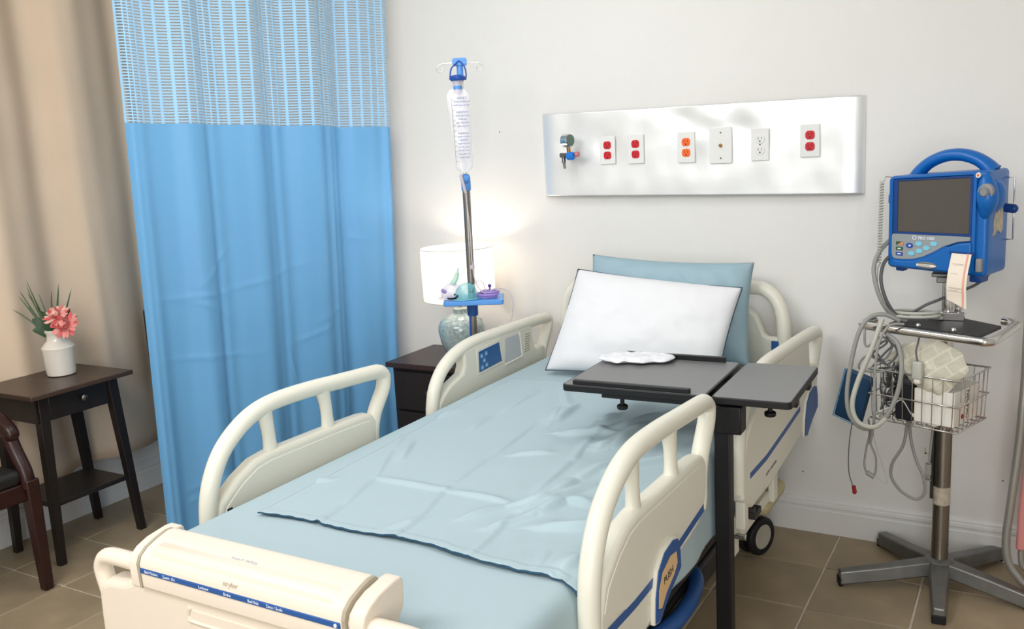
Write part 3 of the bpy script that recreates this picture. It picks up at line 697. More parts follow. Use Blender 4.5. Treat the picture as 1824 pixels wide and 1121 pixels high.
# rail arms and latch pieces below the near head rail
for bx in ((-0.700, -0.672, -0.94, -0.90, 0.385, 0.50), (-0.715, -0.69, -0.90, -0.60, 0.34, 0.375), (-0.700, -0.680, -0.58, -0.53, 0.33, 0.50), (-0.720, -0.695, -1.80, -1.72, 0.25, 0.48),
           (-1.710, -1.685, -1.80, -1.72, 0.25, 0.48), (-1.710, -1.685, -0.80, -0.70, 0.25, 0.48), (-0.722, -0.700, -0.95, -0.90, 0.30, 0.42)):
    link('rail_arm', box(*bx), 'bed_plastic', bed, world=True, bevel=0.004)
link('latch', cyl((-0.70, -0.86, 0.415), (-0.665, -0.86, 0.415), 0.012, 12), 'steel_dark', bed, world=True, bevel=0.002)
link('latch', box(-0.695, -0.672, -0.83, -0.76, 0.372, 0.392), 'steel_dark', bed, world=True, bevel=0.002)
link('latch_bolt', cyl((-0.71, -0.94, 0.365), (-0.668, -0.94, 0.365), 0.009, 12), 'chrome', bed, world=True, bevel=0.002)
# deck and base
link('deck', box(-1.64, -0.745, -2.19, -0.18, 0.40, 0.47), 'bed_plastic', bed, world=True, bevel=0.01)
link('frame_beam', join(box(-1.60, -1.54, -2.15, -0.2, 0.30, 0.38), box(-0.84, -0.78, -2.15, -0.2, 0.30, 0.38), box(-1.6, -0.78, -0.45, -0.35, 0.30, 0.38), box(-1.6, -0.78, -2.0, -1.9, 0.30, 0.38)), 'steel_dark', bed, world=True, bevel=0.006)
link('base_frame', join(box(-1.58, -1.50, -2.1, -0.25, 0.17, 0.25), box(-0.88, -0.80, -2.1, -0.25, 0.17, 0.25), box(-1.58, -0.80, -0.45, -0.3, 0.17, 0.25), box(-1.58, -0.80, -2.05, -1.9, 0.17, 0.25)), 'steel_dark', bed, world=True, bevel=0.012)
link('lift_arm', join(box(-1.3, -1.08, -0.9, -0.78, 0.2, 0.41), box(-1.3, -1.08, -1.7, -1.58, 0.2, 0.41)), 'steel_dark', bed, world=True, bevel=0.01)
link('wheel_bumper', rbox(-0.88, -0.735, -0.43, -0.17, 0.205, 0.265, 0.03, (8, 10, 8)), 'bumper_tan', bed, world=True, smooth=60)
link('corner_bumper', rbox(-1.66, -1.50, -0.60, -0.17, 0.195, 0.265, 0.03, (8, 10, 8)), 'bumper_tan', bed, world=True, smooth=60)
WS = 0.9
for cx, cy, ang in ((-0.822, -0.270, -0.38), (-1.56, -0.335, 0.0), (-0.83, -1.98, 0.0), (-1.56, -1.98, 0.0)):
    e = link('caster', tube([(cx, cy + 0.02, 0.20), (cx, cy + 0.02, 0.15), (cx, cy, 0.12)], 0.022, 10), 'steel_dark', bed, world=True, smooth=60)
    for s in (-1, 1):
        Q = Matrix.Translation((cx, cy, 0.0705)) @ Matrix.Rotation(ang, 4, 'Z') @ Matrix.Rotation(PI / 2, 4, 'Y') @ Matrix.Scale(WS, 4)
        link('tyre', xf(mv(lathe([(0.05, -0.013), (0.070, -0.014), (0.077, -0.008), (0.078, 0), (0.077, 0.008), (0.070, 0.014), (0.05, 0.013), (0.05, -0.013)], 32), 0, 0, s * 0.024), Q), 'black_rubber', e, world=True, smooth=50)
        link('wheel_hub', xf(mv(lathe([(0, -0.008), (0.03, -0.010), (0.051, -0.011), (0.051, 0.011), (0.03, 0.010), (0, 0.008)], 28), 0, 0, s * 0.025), Q), 'hub_grey', e, world=True, smooth=40)
# blue foot pedal loop
link('pedal_loop', tube([(-0.800, -1.00, 0.25), (-0.775, -1.07, 0.25), (-0.763, -1.17, 0.25), (-0.768, -1.28, 0.25), (-0.80, -1.38, 0.25), (-0.86, -1.41, 0.25), (-0.905, -1.32, 0.25), (-0.915, -1.12, 0.25), (-0.895, -1.0, 0.25), (-0.845, -0.96, 0.25)], 0.022, 12, 5, closed=True), 'bed_blue', bed, world=True, smooth=60)
# headboard: moulded frame with two openings
hb = link('headboard', join(tube([(-1.62, -0.115, 0.42), (-1.625, -0.115, 0.70), (-1.622, -0.115, 0.83), (-1.60, -0.115, 0.90), (-1.55, -0.115, 0.94), (-1.48, -0.115, 0.945), (-1.19, -0.115, 0.95), (-0.90, -0.115, 0.945), (-0.83, -0.115, 0.94), (-0.785, -0.115, 0.90), (-0.763, -0.115, 0.83), (-0.758, -0.115, 0.70), (-0.76, -0.115, 0.42)], 0.025, 14, 4, nrm=(0, 1, 0)),
    ), 'bed_plastic', bed, world=True, smooth=60)
HB = [(-1.62, 0.40), (-1.62, 0.765), (-1.59, 0.765), (-1.575, 0.77), (-1.56, 0.80), (-1.53, 0.85), (-1.49, 0.875), (-1.40, 0.885), (-0.98, 0.885), (-0.90, 0.875), (-0.855, 0.85), (-0.835, 0.80), (-0.825, 0.775), (-0.81, 0.768), (-0.785, 0.768), (-0.765, 0.775), (-0.76, 0.40)]
link('board_panel', prism(HB, 'y', -0.130, -0.098), 'bed_plastic', hb, world=True, bevel=0.010, bseg=3)
link('board_post', join(box(-1.32, -1.24, -0.125, -0.105, 0.86, 0.95), box(-1.14, -1.06, -0.125, -0.105, 0.86, 0.95)), 'bed_plastic', hb, world=True, bevel=0.006)
link('blue_badge', box(-0.800, -0.770, -0.1345, -0.128, 0.715, 0.755), 'bed_blue', hb, world=True, bevel=0.002)
# footboard
FBY = -2.27
fb = link('footboard', prism([(-1.612, 0.30), (-1.61, 0.60), (-1.608, 0.64), (-1.595, 0.668), (-1.57, 0.682), (-1.52, 0.686), (-1.49, 0.70), (-1.47, 0.745), (-1.42, 0.775), (-0.98, 0.775), (-0.93, 0.745), (-0.91, 0.70), (-0.88, 0.686), (-0.83, 0.682), (-0.805, 0.668), (-0.792, 0.64), (-0.79, 0.60), (-0.788, 0.30)], 'y', FBY - 0.022, FBY + 0.03), 'bed_cream', bed, world=True, bevel=0.016, bseg=4)
for s in (-1, 1):
    cx = -1.2
    hx = lambda q: cx + s * q
    link('grip', tube([(hx(0.24), FBY, 0.722), (hx(0.30), FBY, 0.722), (hx(0.365), FBY, 0.722), (hx(0.395), FBY, 0.716), (hx(0.408), FBY, 0.695), (hx(0.404), FBY, 0.67), (hx(0.396), FBY, 0.64), (hx(0.394), FBY, 0.60)], 0.0165, 12, 4, nrm=(0, 1, 0), flat=1.15), 'bed_cream', fb, world=True, smooth=60)
# console: swept section with a rounded top
CS = [(FBY - 0.030, 0.692), (FBY - 0.032, 0.742), (FBY - 0.026, 0.756), (FBY - 0.010, 0.768), (FBY + 0.015, 0.777), (FBY + 0.040, 0.783), (FBY + 0.056, 0.782), (FBY + 0.062, 0.774), (FBY + 0.060, 0.73), (FBY + 0.03, 0.69)]
for s in (-1, 1):
    xa, xb = sorted((-1.2 + s * 0.256, -1.2 + s * 0.290))
    link('console_end', prism([(a_ + 0.006 if a_ < FBY + 0.03 else a_ + 0.026, b_ - 0.007) for a_, b_ in CS], 'x', xa, xb), 'bed_cream', fb, world=True, bevel=0.0168, bseg=6)
link('console', prism(CS, 'x', -1.450, -0.950), 'bed_cream', fb, world=True, bevel=0.007, bseg=3)
for x in (-1.4535, -0.9465):
    link('seam', prism([(FBY + (a - FBY) * 0.985, 0.6905 + (b - 0.6905) * 0.985) for a, b in CS], 'x', x - 0.0035, x + 0.0035), 'seam_grey', fb, world=True)
bs = link('blue_stripe', box(-1.447, -0.953, FBY - 0.0335, FBY - 0.029, 0.7245, 0.7360), 'bed_blue', fb, world=True, bevel=0.002)
FM = lambda x, z, y=FBY - 0.0338: frameM((x, y, z), (1, 0, 0), (0, 0, 1))
for x, s, w in ((-1.414, 'Bed Motion', 0), (-1.365, 'Zoom  On', 0), (-1.272, 'Lockout', 0), (-1.212, 'Brake', 0), (-1.148, 'Bed Exit', 0), (-1.098, 'Zero / Scale', 0)):
    text('lettering', s, 0.0078, 'white_ink', FM(x, 0.7305), fb, world=True)
link('end_mark', cyl((-0.962, FBY - 0.0345, 0.7302), (-0.962, FBY - 0.033, 0.7302), 0.0035, 12), 'white_ink', fb, world=True)
nrm_ = frameM((-1.205, FBY - 0.0300, 0.7495), (1, 0, 0), (0, 0.43, 1))
text('lettering', 'stryker', 0.013, 'faint_ink', nrm_, fb, world=True)
text('lettering', 'Secure II  MedSurg', 0.0085, 'pale_ink', frameM((-1.21, FBY + 0.012, 0.7765), (1, 0, 0), (0, 1, 0.36)), fb, world=True)
# recessed pocket on the lower front
link('pocket', prism(rpoly(-1.33, -1.02, 0.55, 0.672, 0.012), 'y', FBY - 0.0245, FBY - 0.021), 'bed_cream', fb, world=True, bevel=0.001)
link('pocket_rim', tube([(-1.33, FBY - 0.0235, 0.675), (-1.335, FBY - 0.0235, 0.66), (-1.33, FBY - 0.0235, 0.652), (-1.31, FBY - 0.0235, 0.648), (-1.03, FBY - 0.0235, 0.648)], 0.004, 8, 3), 'bed_cream', fb, world=True, smooth=60)
link('foot_post', join(box(-1.52, -1.46, -2.25, -2.17, 0.26, 0.5), box(-0.94, -0.88, -2.25, -2.17, 0.26, 0.5)), 'steel_dark', bed, world=True)

# mattress
mt = thing('mattress', 'mattress in a pale blue fitted sheet lying on the bed deck', 'mattress', (-1.19, -1.18, 0.47))
link('core', rbox(-1.63, -0.75, -2.16, -0.19, 0.472, 0.645, 0.03, (8, 8, 8)), 'bed_plastic', mt, world=True, smooth=60)
def fsh(p):
    n_ = noise.noise(Vector((p.x * 3, p.y * 3, p.z * 4)))
    p = p.copy()
    side = min(1, max(0, (0.655 - p.z) / 0.1))
    if p.x > -1.19: p.x += 0.012 * side * noise.noise(Vector((1.2, p.y * 5, p.z * 3))) + 0.012 * side
    p.z += 0.003 * n_
    return p
link('fitted_sheet', rbox(-1.665, -0.722, -2.19, -0.165, 0.468, 0.668, 0.035, (40, 90, 10), fsh), 'sheet_blue', mt, world=True, smooth=180)

# flat draw sheet with folds and creases
SEG = [(-1.367, -1.928, -1.387, -1.787), (-1.387, -1.787, -1.433, -1.605), (-1.433, -1.605, -1.52, -1.421), (-1.52, -1.421, -1.599, -1.237), (-1.163, -1.898, -1.165, -1.807), (-1.165, -1.807, -1.216, -1.592), (-1.216, -1.592, -1.228, -1.378), (-1.228, -1.378, -1.26, -1.069), (-0.958, -1.913, -0.984, -1.695), (-0.813, -1.888, -0.82, -1.823)]
SEG2 = [(-1.418, -1.615, -1.193, -1.626), (-1.193, -1.626, -1.018, -1.634), (-1.078, -1.758, -1.023, -1.655), (-1.023, -1.655, -0.937, -1.588), (-1.0, -1.772, -0.931, -1.648), (-0.997, -1.546, -1.012, -1.327), (-1.012, -1.327, -1.046, -1.13), (-1.046, -1.13, -1.032, -0.986), (-1.413, -1.188, -1.425, -1.065), (-1.576, -1.12, -1.551, -1.019), (-1.447, -1.481, -1.508, -1.342), (-1.185, -1.345, -1.091, -1.291), (-1.604, -1.72, -1.524, -1.672), (-1.2, -1.857, -1.159, -1.792), (-1.38, -0.659, -1.243, -0.893), (-1.413, -0.985, -1.42, -0.748), (-1.049, -0.621, -0.947, -0.586)]
SEG3 = [(-0.944, -1.564, -0.946, -1.44), (-0.946, -1.44, -0.906, -1.278), (-0.931, -1.648, -0.912, -1.564), (-0.912, -1.564, -0.846, -1.563), (-1.212, -1.031, -1.219, -0.877), (-1.143, -1.127, -0.995, -1.072), (-0.993, -1.218, -0.967, -1.137), (-1.087, -0.985, -1.063, -0.912), (-0.765, -1.886, -0.748, -1.812), (-0.979, -1.656, -0.893, -1.461), (-1.218, -1.037, -1.246, -0.926), (-1.007, -1.044, -0.945, -0.848), (-0.963, -1.183, -0.951, -0.968), (-0.89, -1.35, -0.76, -1.2), (-0.9, -1.72, -0.74, -1.66)]
def ridges(x, y, segs, w, h, asym=0.0):
    t_ = 0.0
    for a, b, c, d in segs:
        if x < min(a, c) - 0.06 or x > max(a, c) + 0.06 or y < min(b, d) - 0.06 or y > max(b, d) + 0.06: continue
        ex, ey = c - a, d - b; L2 = ex * ex + ey * ey
        px, py = x - a, y - b; k = min(max((px * ex + py * ey) / L2, 0), 1)
        dx, dy = px - k * ex, py - k * ey; d2 = dx * dx + dy * dy
        sgn = (ex * dy - ey * dx)
        ww = w * (1.8 if sgn > 0 else 0.7)
        t_ = max(t_, h * math.exp(-d2 / (2 * ww * ww)) * (0.3 + 0.7 * math.sin(PI * min(max(k, 0.02), 0.98)) ** 0.6))
    return t_
def sheet_top(x, y):
    z = 0.6735
    z += ridges(x, y, SEG, 0.005, 0.0068) + ridges(x, y, SEG2, 0.0075, 0.0098) + ridges(x, y, SEG3, 0.012, 0.018)
    k = min(1, max(0, (x + 1.35) / 0.5))
    z += 0.004 * noise.noise(Vector((x * 4, y * 3, 0))) + 0.006 * k * noise.noise(Vector((x * 10, y * 5, 2))) + 0.003 * k * noise.noise(Vector((x * 22, y * 13, 5))) + 0.006 * max(0.0, 1 - abs(y + 1.1) / 0.25) * k * noise.noise(Vector((x * 15 + y * 6, y * 12, 9)))
    return z
def dsheet(u, v):
    y0 = -1.905 + 0.018 * math.sin(u * 5.5) + 0.006 * math.sin(u * 19)
    x = -1.548 + u * 1.07 - 0.05 * v * (1 - u)
    y = y0 + v * 1.285
    if x <= -0.742: 
        z = sheet_top(x, y)
        if v < 0.02: z += 0.0025 + 0.012 * math.exp(-((u - 0.83) / 0.03) ** 2) * (1 - v / 0.02)
        return (x, y, z)
    e = x + 0.742; r = 0.035; a = min(e / r, PI / 2); z0 = sheet_top(-0.742, y) - 0.002
    xx = -0.742 + r * math.sin(a); z = z0 - r * (1 - math.cos(a)) - max(0, e - r * PI / 2)
    xx += 0.004 * math.sin(y * 23) * min(1, e / 0.05)
    return (xx, y, z)
ds = thing('draw_sheet', 'pale blue flat sheet laid creased across the middle of the mattress', 'sheet', (-1.13, -1.25, 0.672))
link('cloth', grid(dsheet, 230, 300), 'sheet_blue', ds, world=True, smooth=180, solid=0.0015)
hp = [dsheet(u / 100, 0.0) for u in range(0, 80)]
link('shadow_line', tube([(p[0], p[1] - 0.001, p[2] - 0.0015 + 0.001 * math.sin(i * 1.7)) for i, p in enumerate(hp)], lambda t_: 0.0016 + 0.0012 * abs(math.sin(t_ * 17)), 6), 'shadow_teal', ds, world=True, smooth=180)  # dark tube paints the shadow gap under the sheet's foot edge

# pillows
def pillow(name, label, corners, thick, m, pinch, seed, piping=None, curve=0.0, wr=0.004, sag=0.02):
    BL, BR, TR, TL = [Vector(c) for c in corners]
    cen = (BL + BR + TR + TL) / 4
    nrm = ((BR - BL).cross(TL - BL)).normalized()
    t = thing(name, label, 'pillow', (cen.x, cen.y, min(BL.z, BR.z)))
    N = 56
    def surf(sgn):
        def fn(u, v):
            a, b = u * 2 - 1, v * 2 - 1
            p = BL * (1 - u) * (1 - v) + BR * u * (1 - v) + TR * u * v + TL * (1 - u) * v
            px = pinch * (1 - b * b) * a; pz = pinch * (1 - a * a) * b
            p = p - (BR - BL).normalized() * px - (TL - BL).normalized() * pz
            h = max(0.0, (1 - a ** 4)) ** 0.55 * max(0.0, (1 - b ** 4)) ** 0.55
            h *= 1 - 0.12 * (a * a + b * b) - sag * b
            w = wr * noise.noise(Vector((a * 2.6 + seed, b * 2.6, seed))) * h + wr * 0.5 * noise.noise(Vector((a * 7 + seed, b * 5, 2))) * h
            return p + nrm * (sgn * thick * h * 0.5 + w + curve * (a * a))
        return grid(fn, N, N)
    a, b = surf(1), surf(-1)
    o = link('pillow_body', join(a, b), m, t, world=True, smooth=180)
    import bmesh
    bm = bmesh.new(); bm.from_mesh(o.data); bmesh.ops.remove_doubles(bm, verts=bm.verts, dist=0.0006); bmesh.ops.recalc_face_normals(bm, faces=bm.faces); bm.to_mesh(o.data); bm.free()
    o.data.polygons.foreach_set('use_smooth', [True] * len(o.data.polygons))
    if piping:
        V = a[0]; ring = [V[i] for i in range(0, N + 1)] + [V[j * (N + 1) + N] for j in range(1, N + 1)] + [V[N * (N + 1) + i] for i in range(N - 1, -1, -1)] + [V[j * (N + 1)] for j in range(N - 1, 0, -1)]
        link('piping', tube(ring, 0.0019, 6, closed=True), piping, t, world=True, smooth=180)
    return t
pillow('pillow', 'blue grey pillow standing behind the white one against the headboard', [(-1.47, -0.325, 0.70), (-0.83, -0.30, 0.70), (-0.845, -0.185, 1.045), (-1.462, -0.190, 1.068)], 0.17, 'pillowcase_blue', 0.014, 3.1, None, 0.0, 0.026)
pillow('pillow', 'white pillow with dark piping leaning in front at the bed head', [(-1.512, -0.525, 0.688), (-0.882, -0.50, 0.690), (-0.852, -0.31, 0.975), (-1.462, -0.325, 1.030)], 0.155, 'pillow_white', 0.009, 8.4, 'piping_navy', 0.0, 0.010)

# ------------------------------------------------------------------ overbed table
ot = thing('overbed_table', 'black overbed table with a split tilting top reaching over the bed', 'overbed table', (-0.70, -1.040, 0), math.radians(1.8))
# local frame: x along the top, y depth; column at origin
ZT = 0.836
TR_ = lambda wx, wy: (wx + 0.70, wy + 1.045)
lp = link('top_panel', prism(rpoly(-0.415, -0.012, -0.125, 0.250, 0.014), 'z', ZT - 0.018, ZT), 'table_black', ot, bevel=0.002)
link('panel_face', prism(rpoly(-0.410, -0.017, -0.120, 0.245, 0.012), 'z', ZT - 0.001, ZT + 0.0006), 'table_grey', lp)
link('front_ledge', prism(rpoly(-0.385, -0.055, -0.118, -0.102, 0.004), 'z', ZT, ZT + 0.013), 'table_black', lp, bevel=0.002)
link('ledge_strip', box(-0.31, -0.14, -0.102, -0.094, ZT, ZT + 0.005), 'table_black', lp)
link('back_ledge', prism(rpoly(-0.365, -0.055, 0.232, 0.246, 0.004), 'z', ZT, ZT + 0.016), 'table_black', lp, bevel=0.002)
rp_ = link('top_panel', prism(rpoly(0.002, 0.202, -0.125, 0.256, 0.014), 'z', ZT - 0.018, ZT), 'table_black', ot, bevel=0.002)
link('panel_face', prism(rpoly(0.006, 0.198, -0.121, 0.252, 0.012), 'z', ZT - 0.001, ZT + 0.0006), 'table_grey', rp_)
link('support_bar', join(box(-0.40, 0.20, -0.04, -0.01, ZT - 0.036, ZT - 0.015), box(-0.40, 0.20, 0.13, 0.16, ZT - 0.036, ZT - 0.015), box(-0.05, -0.02, -0.09, 0.2, ZT - 0.034, ZT - 0.016), box(-0.30, -0.02, -0.118, -0.095, ZT - 0.03, ZT - 0.014)), 'table_black', ot, bevel=0.002)
for x, y in ((-0.245, -0.105), (0.055, 0.05), (0.135, -0.05)):
    link('clamp_knob', join(cyl((x, y, ZT - 0.05), (x, y, ZT - 0.014), 0.006, 10), mv(lathe([(0, 0), (0.013, 0), (0.015, 0.003), (0.015, 0.010), (0.011, 0.013), (0, 0.013)], 14), x, y, ZT - 0.060), box(x - 0.02, x + 0.02, y - 0.012, y + 0.012, ZT - 0.026, ZT - 0.014)), 'table_black', ot, smooth=40)
link('column', box(0.000, 0.041, -0.091, -0.050, 0.03, 0.75), 'table_black', ot, bevel=0.003)
link('inner_column', box(0.004, 0.037, -0.087, -0.054, 0.70, ZT - 0.018), 'table_black', ot, bevel=0.002)
link('height_clamp', box(-0.006, 0.072, -0.098, -0.040, ZT - 0.105, ZT - 0.03), 'table_black', ot, bevel=0.004)
link('base', join(box(-0.62, 0.045, -0.1, -0.04, 0.035, 0.06), box(-0.005, 0.045, -0.34, -0.02, 0.035, 0.06), box(-0.62, -0.57, -0.34, 0.1, 0.035, 0.06)), 'table_black', ot, bevel=0.004)
for x, y in ((0.02, -0.32), (0.02, -0.05), (-0.595, -0.32), (-0.595, 0.08)):
    link('caster', join(cyl((x - 0.01, y, 0.018), (x + 0.01, y, 0.018), 0.018, 16), cyl((x, y, 0.018), (x, y, 0.04), 0.006, 8)), 'black_rubber', ot, smooth=40)
# clear wrapped mask package lying on the tray
t = thing('plastic_package', 'crumpled clear plastic package lying on the overbed table top', 'package', (-1.015, -0.87, ZT + 0.001), math.radians(16))
def pk(sgn):
    def fn(u, v):
        a, b = u * 2 - 1, v * 2 - 1
        w = 0.115 * (1 - 0.12 * b * b); h = 0.052 * (1 - 0.45 * abs(a) ** 3) + 0.006 * math.sin(a * 9)
        z = 0.013 * max(0, (1 - a ** 4) * (1 - b ** 4)) ** 0.5
        nz = 0.005 * noise.noise(Vector((a * 5, b * 4, 1))) * (1 - a ** 4)
        return (a * w, b * h, 0.009 + sgn * z * (0.5 if sgn < 0 else 1) + nz * (1 if sgn > 0 else 0.2) + 0.006 * max(0, abs(a) - 0.85) * 3)
    return grid(fn, 40, 24)
link('wrapper', join(pk(1), pk(-1)), 'foil_bag', t, smooth=180)

# ------------------------------------------------------------------ IV stand between nightstand and bed
IV = (-1.862, -0.445); IR = math.radians(29.9)
t = thing('iv_stand', 'chrome drip stand with blue collars, hooks and a small blue tray', 'iv stand', (IV[0] - 0.006, IV[1] - 0.004, 0.006), IR); t.rotation_euler = (0, 0.0095, IR)
link('pole', cyl((0, 0, 0.08), (0, 0, 1.36), 0.0145, 20), 'steel_brushed', t, smooth=50)
link('inner_rod', join(cyl((-0.003, 0, 1.34), (-0.003, 0, 1.78), 0.0045, 12), cyl((0.007, 0, 1.34), (0.007, 0, 1.78), 0.0035, 12)), 'chrome', t, smooth=50)
link('stripe', box(-0.0145, -0.007, -0.013, -0.009, 0.60, 0.86), 'iv_navy', t)
link('collar', join(lathe([(0.0, 1.33), (0.016, 1.33), (0.018, 1.335), (0.018, 1.36), (0.016, 1.385), (0.010, 1.392), (0.0, 1.392)], 20), ball((0, -0.012, 1.375), 0.018, 10)), 'iv_blue', t, smooth=50)
link('collar', lathe([(0, 0.853), (0.019, 0.853), (0.021, 0.858), (0.021, 0.905), (0.0, 0.905)], 20), 'bed_blue', t, smooth=40)
link('lower_collar', lathe([(0, 0.72), (0.02, 0.72), (0.03, 0.735), (0.03, 0.75), (0.018, 0.775), (0, 0.775)], 20), 'iv_navy', t, smooth=40)
link('tray', prism(rpoly(-0.105, 0.122, -0.085, 0.085, 0.012), 'z', 0.905, 0.923), 'iv_blue', t, bevel=0.003)
link('head_block', join(prism(rpoly(-0.026, 0.026, 1.785, 1.812, 0.008), 'y', -0.014, 0.014), cyl((0, 0, 1.745), (0, 0, 1.79), 0.012, 16)), 'iv_blue', t, bevel=0.002)
for s in (-1, 1):
    lp_ = [(s * 0.024, 0, 1.797), (s * 0.05, 0, 1.796), (s * 0.07, 0, 1.793), (s * 0.083, 0, 1.784), (s * 0.083, 0, 1.772), (s * 0.073, 0, 1.765), (s * 0.064, 0, 1.770), (s * 0.062, 0, 1.780)]
    link('hook', tube(lp_, 0.0022, 8, 4), 'chrome', t, smooth=60)
for a in (195, 265, 340, 45):
    a = math.radians(a - 29.9); c, s = math.cos(a), math.sin(a)
    o = link('leg', tube([(0, 0, 0.11), (c * 0.05, s * 0.05, 0.095), (c * 0.18, s * 0.18, 0.062)], 0.012, 8, 3), 'chrome', t, smooth=60)
    link('caster', join(ball((c * 0.18, s * 0.18, 0.026), 0.026, 8), cyl((c * 0.18, s * 0.18, 0.04), (c * 0.18, s * 0.18, 0.066), 0.007, 8)), 'black_rubber', o, smooth=60)

t = thing('drip_bag', 'clear graduated fluid bag with navy cap hanging from the drip stand', 'iv bag', (IV[0] + 0.007, IV[1] + 0.004, 1.405), IR); t.rotation_euler = (0, 0.0095, IR)
def bagf(sgn):
    def fn(u, v):
        a = u * 2 - 1; z = 0.0 + v * 0.30
        w = 0.042 * (1 - 0.25 * (1 - v)) * (1 if v < 0.93 else 1 - (v - 0.93) * 5)
        w *= 1 if v > 0.06 else 0.35 + 0.65 * v / 0.06
        cx = -0.002 - 0.012 * v
        th = 0.016 * max(0, 1 - a * a) ** 0.6 * max(0.0, math.sin(PI * min(max(v, 0.02), 0.98))) ** 0.5
        return (cx + a * w, -0.036 + sgn * th + 0.002 * math.sin(z * 60 + a * 3) * (1 - a * a), z)
    return grid(fn, 14, 36)
link('bag', join(bagf(-1), bagf(1)), 'bag_film', t, smooth=180)
link('neck', mv(lathe([(0.018, 0.285), (0.015, 0.30), (0.014, 0.315), (0.019, 0.325), (0.022, 0.335)], 20), -0.012, -0.036, 0), 'clear_plastic', t, smooth=60)
link('cap', mv(lathe([(0, 0.330), (0.024, 0.330), (0.028, 0.335), (0.028, 0.345), (0.02, 0.350), (0.0, 0.350)], 24), -0.011, -0.036, 0), 'iv_navy', t, smooth=40)
link('neck_band', mv(lathe([(0, 0.300), (0.0155, 0.300), (0.0155, 0.312), (0, 0.312)], 20), -0.012, -0.036, 0), 'iv_blue', t, smooth=40)
link('bail', tube([(-0.038, -0.036, 0.335), (-0.037, -0.034, 0.35), (-0.032, -0.028, 0.375), (-0.016, -0.020, 0.392), (-0.004, -0.016, 0.402), (0.008, -0.020, 0.392), (0.018, -0.028, 0.375), (0.021, -0.034, 0.35), (0.018, -0.036, 0.332)], 0.0028, 8, 4), 'iv_navy', t, smooth=60)
bag_lines = ['ADULT', 'Enteral Feeding Set', 'with bag and tube', '', 'DIRECTIONS', 'Close the clamp', 'fill the bag', 'open the clamp', 'prime the set', '', 'hang the bag', 'attach to tube', 'CAUTION', 'single use only', 'do not reuse', 'not for IV use', 'rinse after use', 'replace daily']
for i, s in enumerate(bag_lines):
    if s: text('lettering', s, 0.011 if i == 0 else 0.0075, 'iv_navy', frameM((0.001 - 0.0006 * 0, -0.0535, 0.268 - i * 0.0125), (1, 0, 0), (0, 0, 1)), t)
for i in range(13):
    z = 0.262 - i * 0.0185
    link('scale_mark', box(-0.036 + 0.0009 * i * 0.5, -0.026 + 0.0009 * i * 0.5, -0.0500, -0.0494, z, z + 0.0012), 'grey_ink', t)
link('scale_line', tube([(-0.037, -0.0495, 0.27), (-0.031, -0.0495, 0.03)], 0.0006, 4), 'grey_ink', t)
tag(link('drip_tube', join(tube([(IV[0] + 0.012, IV[1] - 0.04, 1.402), (IV[0] + 0.022, IV[1] - 0.03, 1.32), (IV[0] + 0.030, IV[1] - 0.028, 1.18), (IV[0] + 0.032, IV[1] - 0.03, 1.06), (IV[0] + 0.05, IV[1] - 0.035, 0.985), (IV[0] + 0.075, IV[1] - 0.02, 0.95), (IV[0] + 0.085, IV[1], 0.927)], 0.0022, 8, 5), cyl((IV[0] + 0.0125, IV[1] - 0.04, 1.395), (IV[0] + 0.022, IV[1] - 0.031, 1.33), 0.006, 10), box(IV[0] + 0.025, IV[0] + 0.039, IV[1] - 0.038, IV[1] - 0.024, 1.045, 1.06)), 'tube_clear', smooth=60), 'thin clear drip line running down the stand from the bag', 'tube')

# things lying on the blue tray
TT = 0.9295
def mask(name, label, loc, m, ang, sc=1.0, ports=None):
    t = thing(name, label, 'oxygen mask', loc, ang)
    def fn(u, v):
        a = u * PI * 2; r = (0.030 + 0.004 * math.cos(a * 2)) * max(0.0, 1 - v ** 2.4) ** 0.55
        z = 0.046 * v
        return (r * math.cos(a) * sc * (1.0 if True else 1), r * math.sin(a) * sc * (0.9), z * sc + 0.004)
    link('mask_shell', grid(fn, 28, 12), m, t, smooth=180)
    link('mask_rim', tube([((0.036 + 0.004 * math.cos(2 * a)) * math.cos(a) * sc, (0.036 + 0.004 * math.cos(2 * a)) * 0.9 * math.sin(a) * sc, 0.004) for a in [k * PI / 12 for k in range(24)]], 0.0028, 6, closed=True), m, t, smooth=180)
    return t
m1 = mask('nebuliser_mask', 'clear mask with mint green medicine cup at the left of the blue tray', (IV[0] - 0.054, IV[1] - 0.050, TT), 'clear_plastic', 0.4, 1.3)
link('medicine_cup', join(tube([(0.0, 0, 0.052), (0.016, 0.006, 0.075), (0.024, 0.008, 0.10)], lambda t_: 0.012 - 0.004 * t_, 12), tube([(0.024, 0.008, 0.10), (0.028, 0.01, 0.118)], 0.004, 8)), 'mint_plastic', m1, smooth=50)
link('side_port', tube([(-0.02, -0.02, 0.03), (-0.034, -0.03, 0.04)], 0.007, 10), 'lilac_plastic', m1, smooth=50)
m2 = mask('oxygen_mask', 'teal tinted oxygen mask with vent holes beside the pole on the tray', (IV[0] + 0.008, IV[1] - 0.046, TT), 'teal_plastic', 0.9, 1.35)
for k in range(6):
    a = k * PI / 3
    link('vent_hole', ball((0.012 + 0.008 * math.cos(a), -0.024 + 0.006 * math.sin(a), 0.038 + 0.007 * math.sin(a)), 0.0026, 5), 'slot_grey', m2)
tag(link('elastic_strap', tube([(IV[0] - 0.075, IV[1] - 0.05, TT + 0.006), (IV[0] - 0.05, IV[1] - 0.085, TT + 0.007), (IV[0] - 0.02, IV[1] - 0.088, TT + 0.010), (IV[0] - 0.005, IV[1] - 0.085, TT + 0.020), (IV[0] - 0.03, IV[1] - 0.072, TT + 0.022)], 0.0035, 8, 5), 'table_black', smooth=60), 'short black strap lying between the two masks on the tray', 'strap')
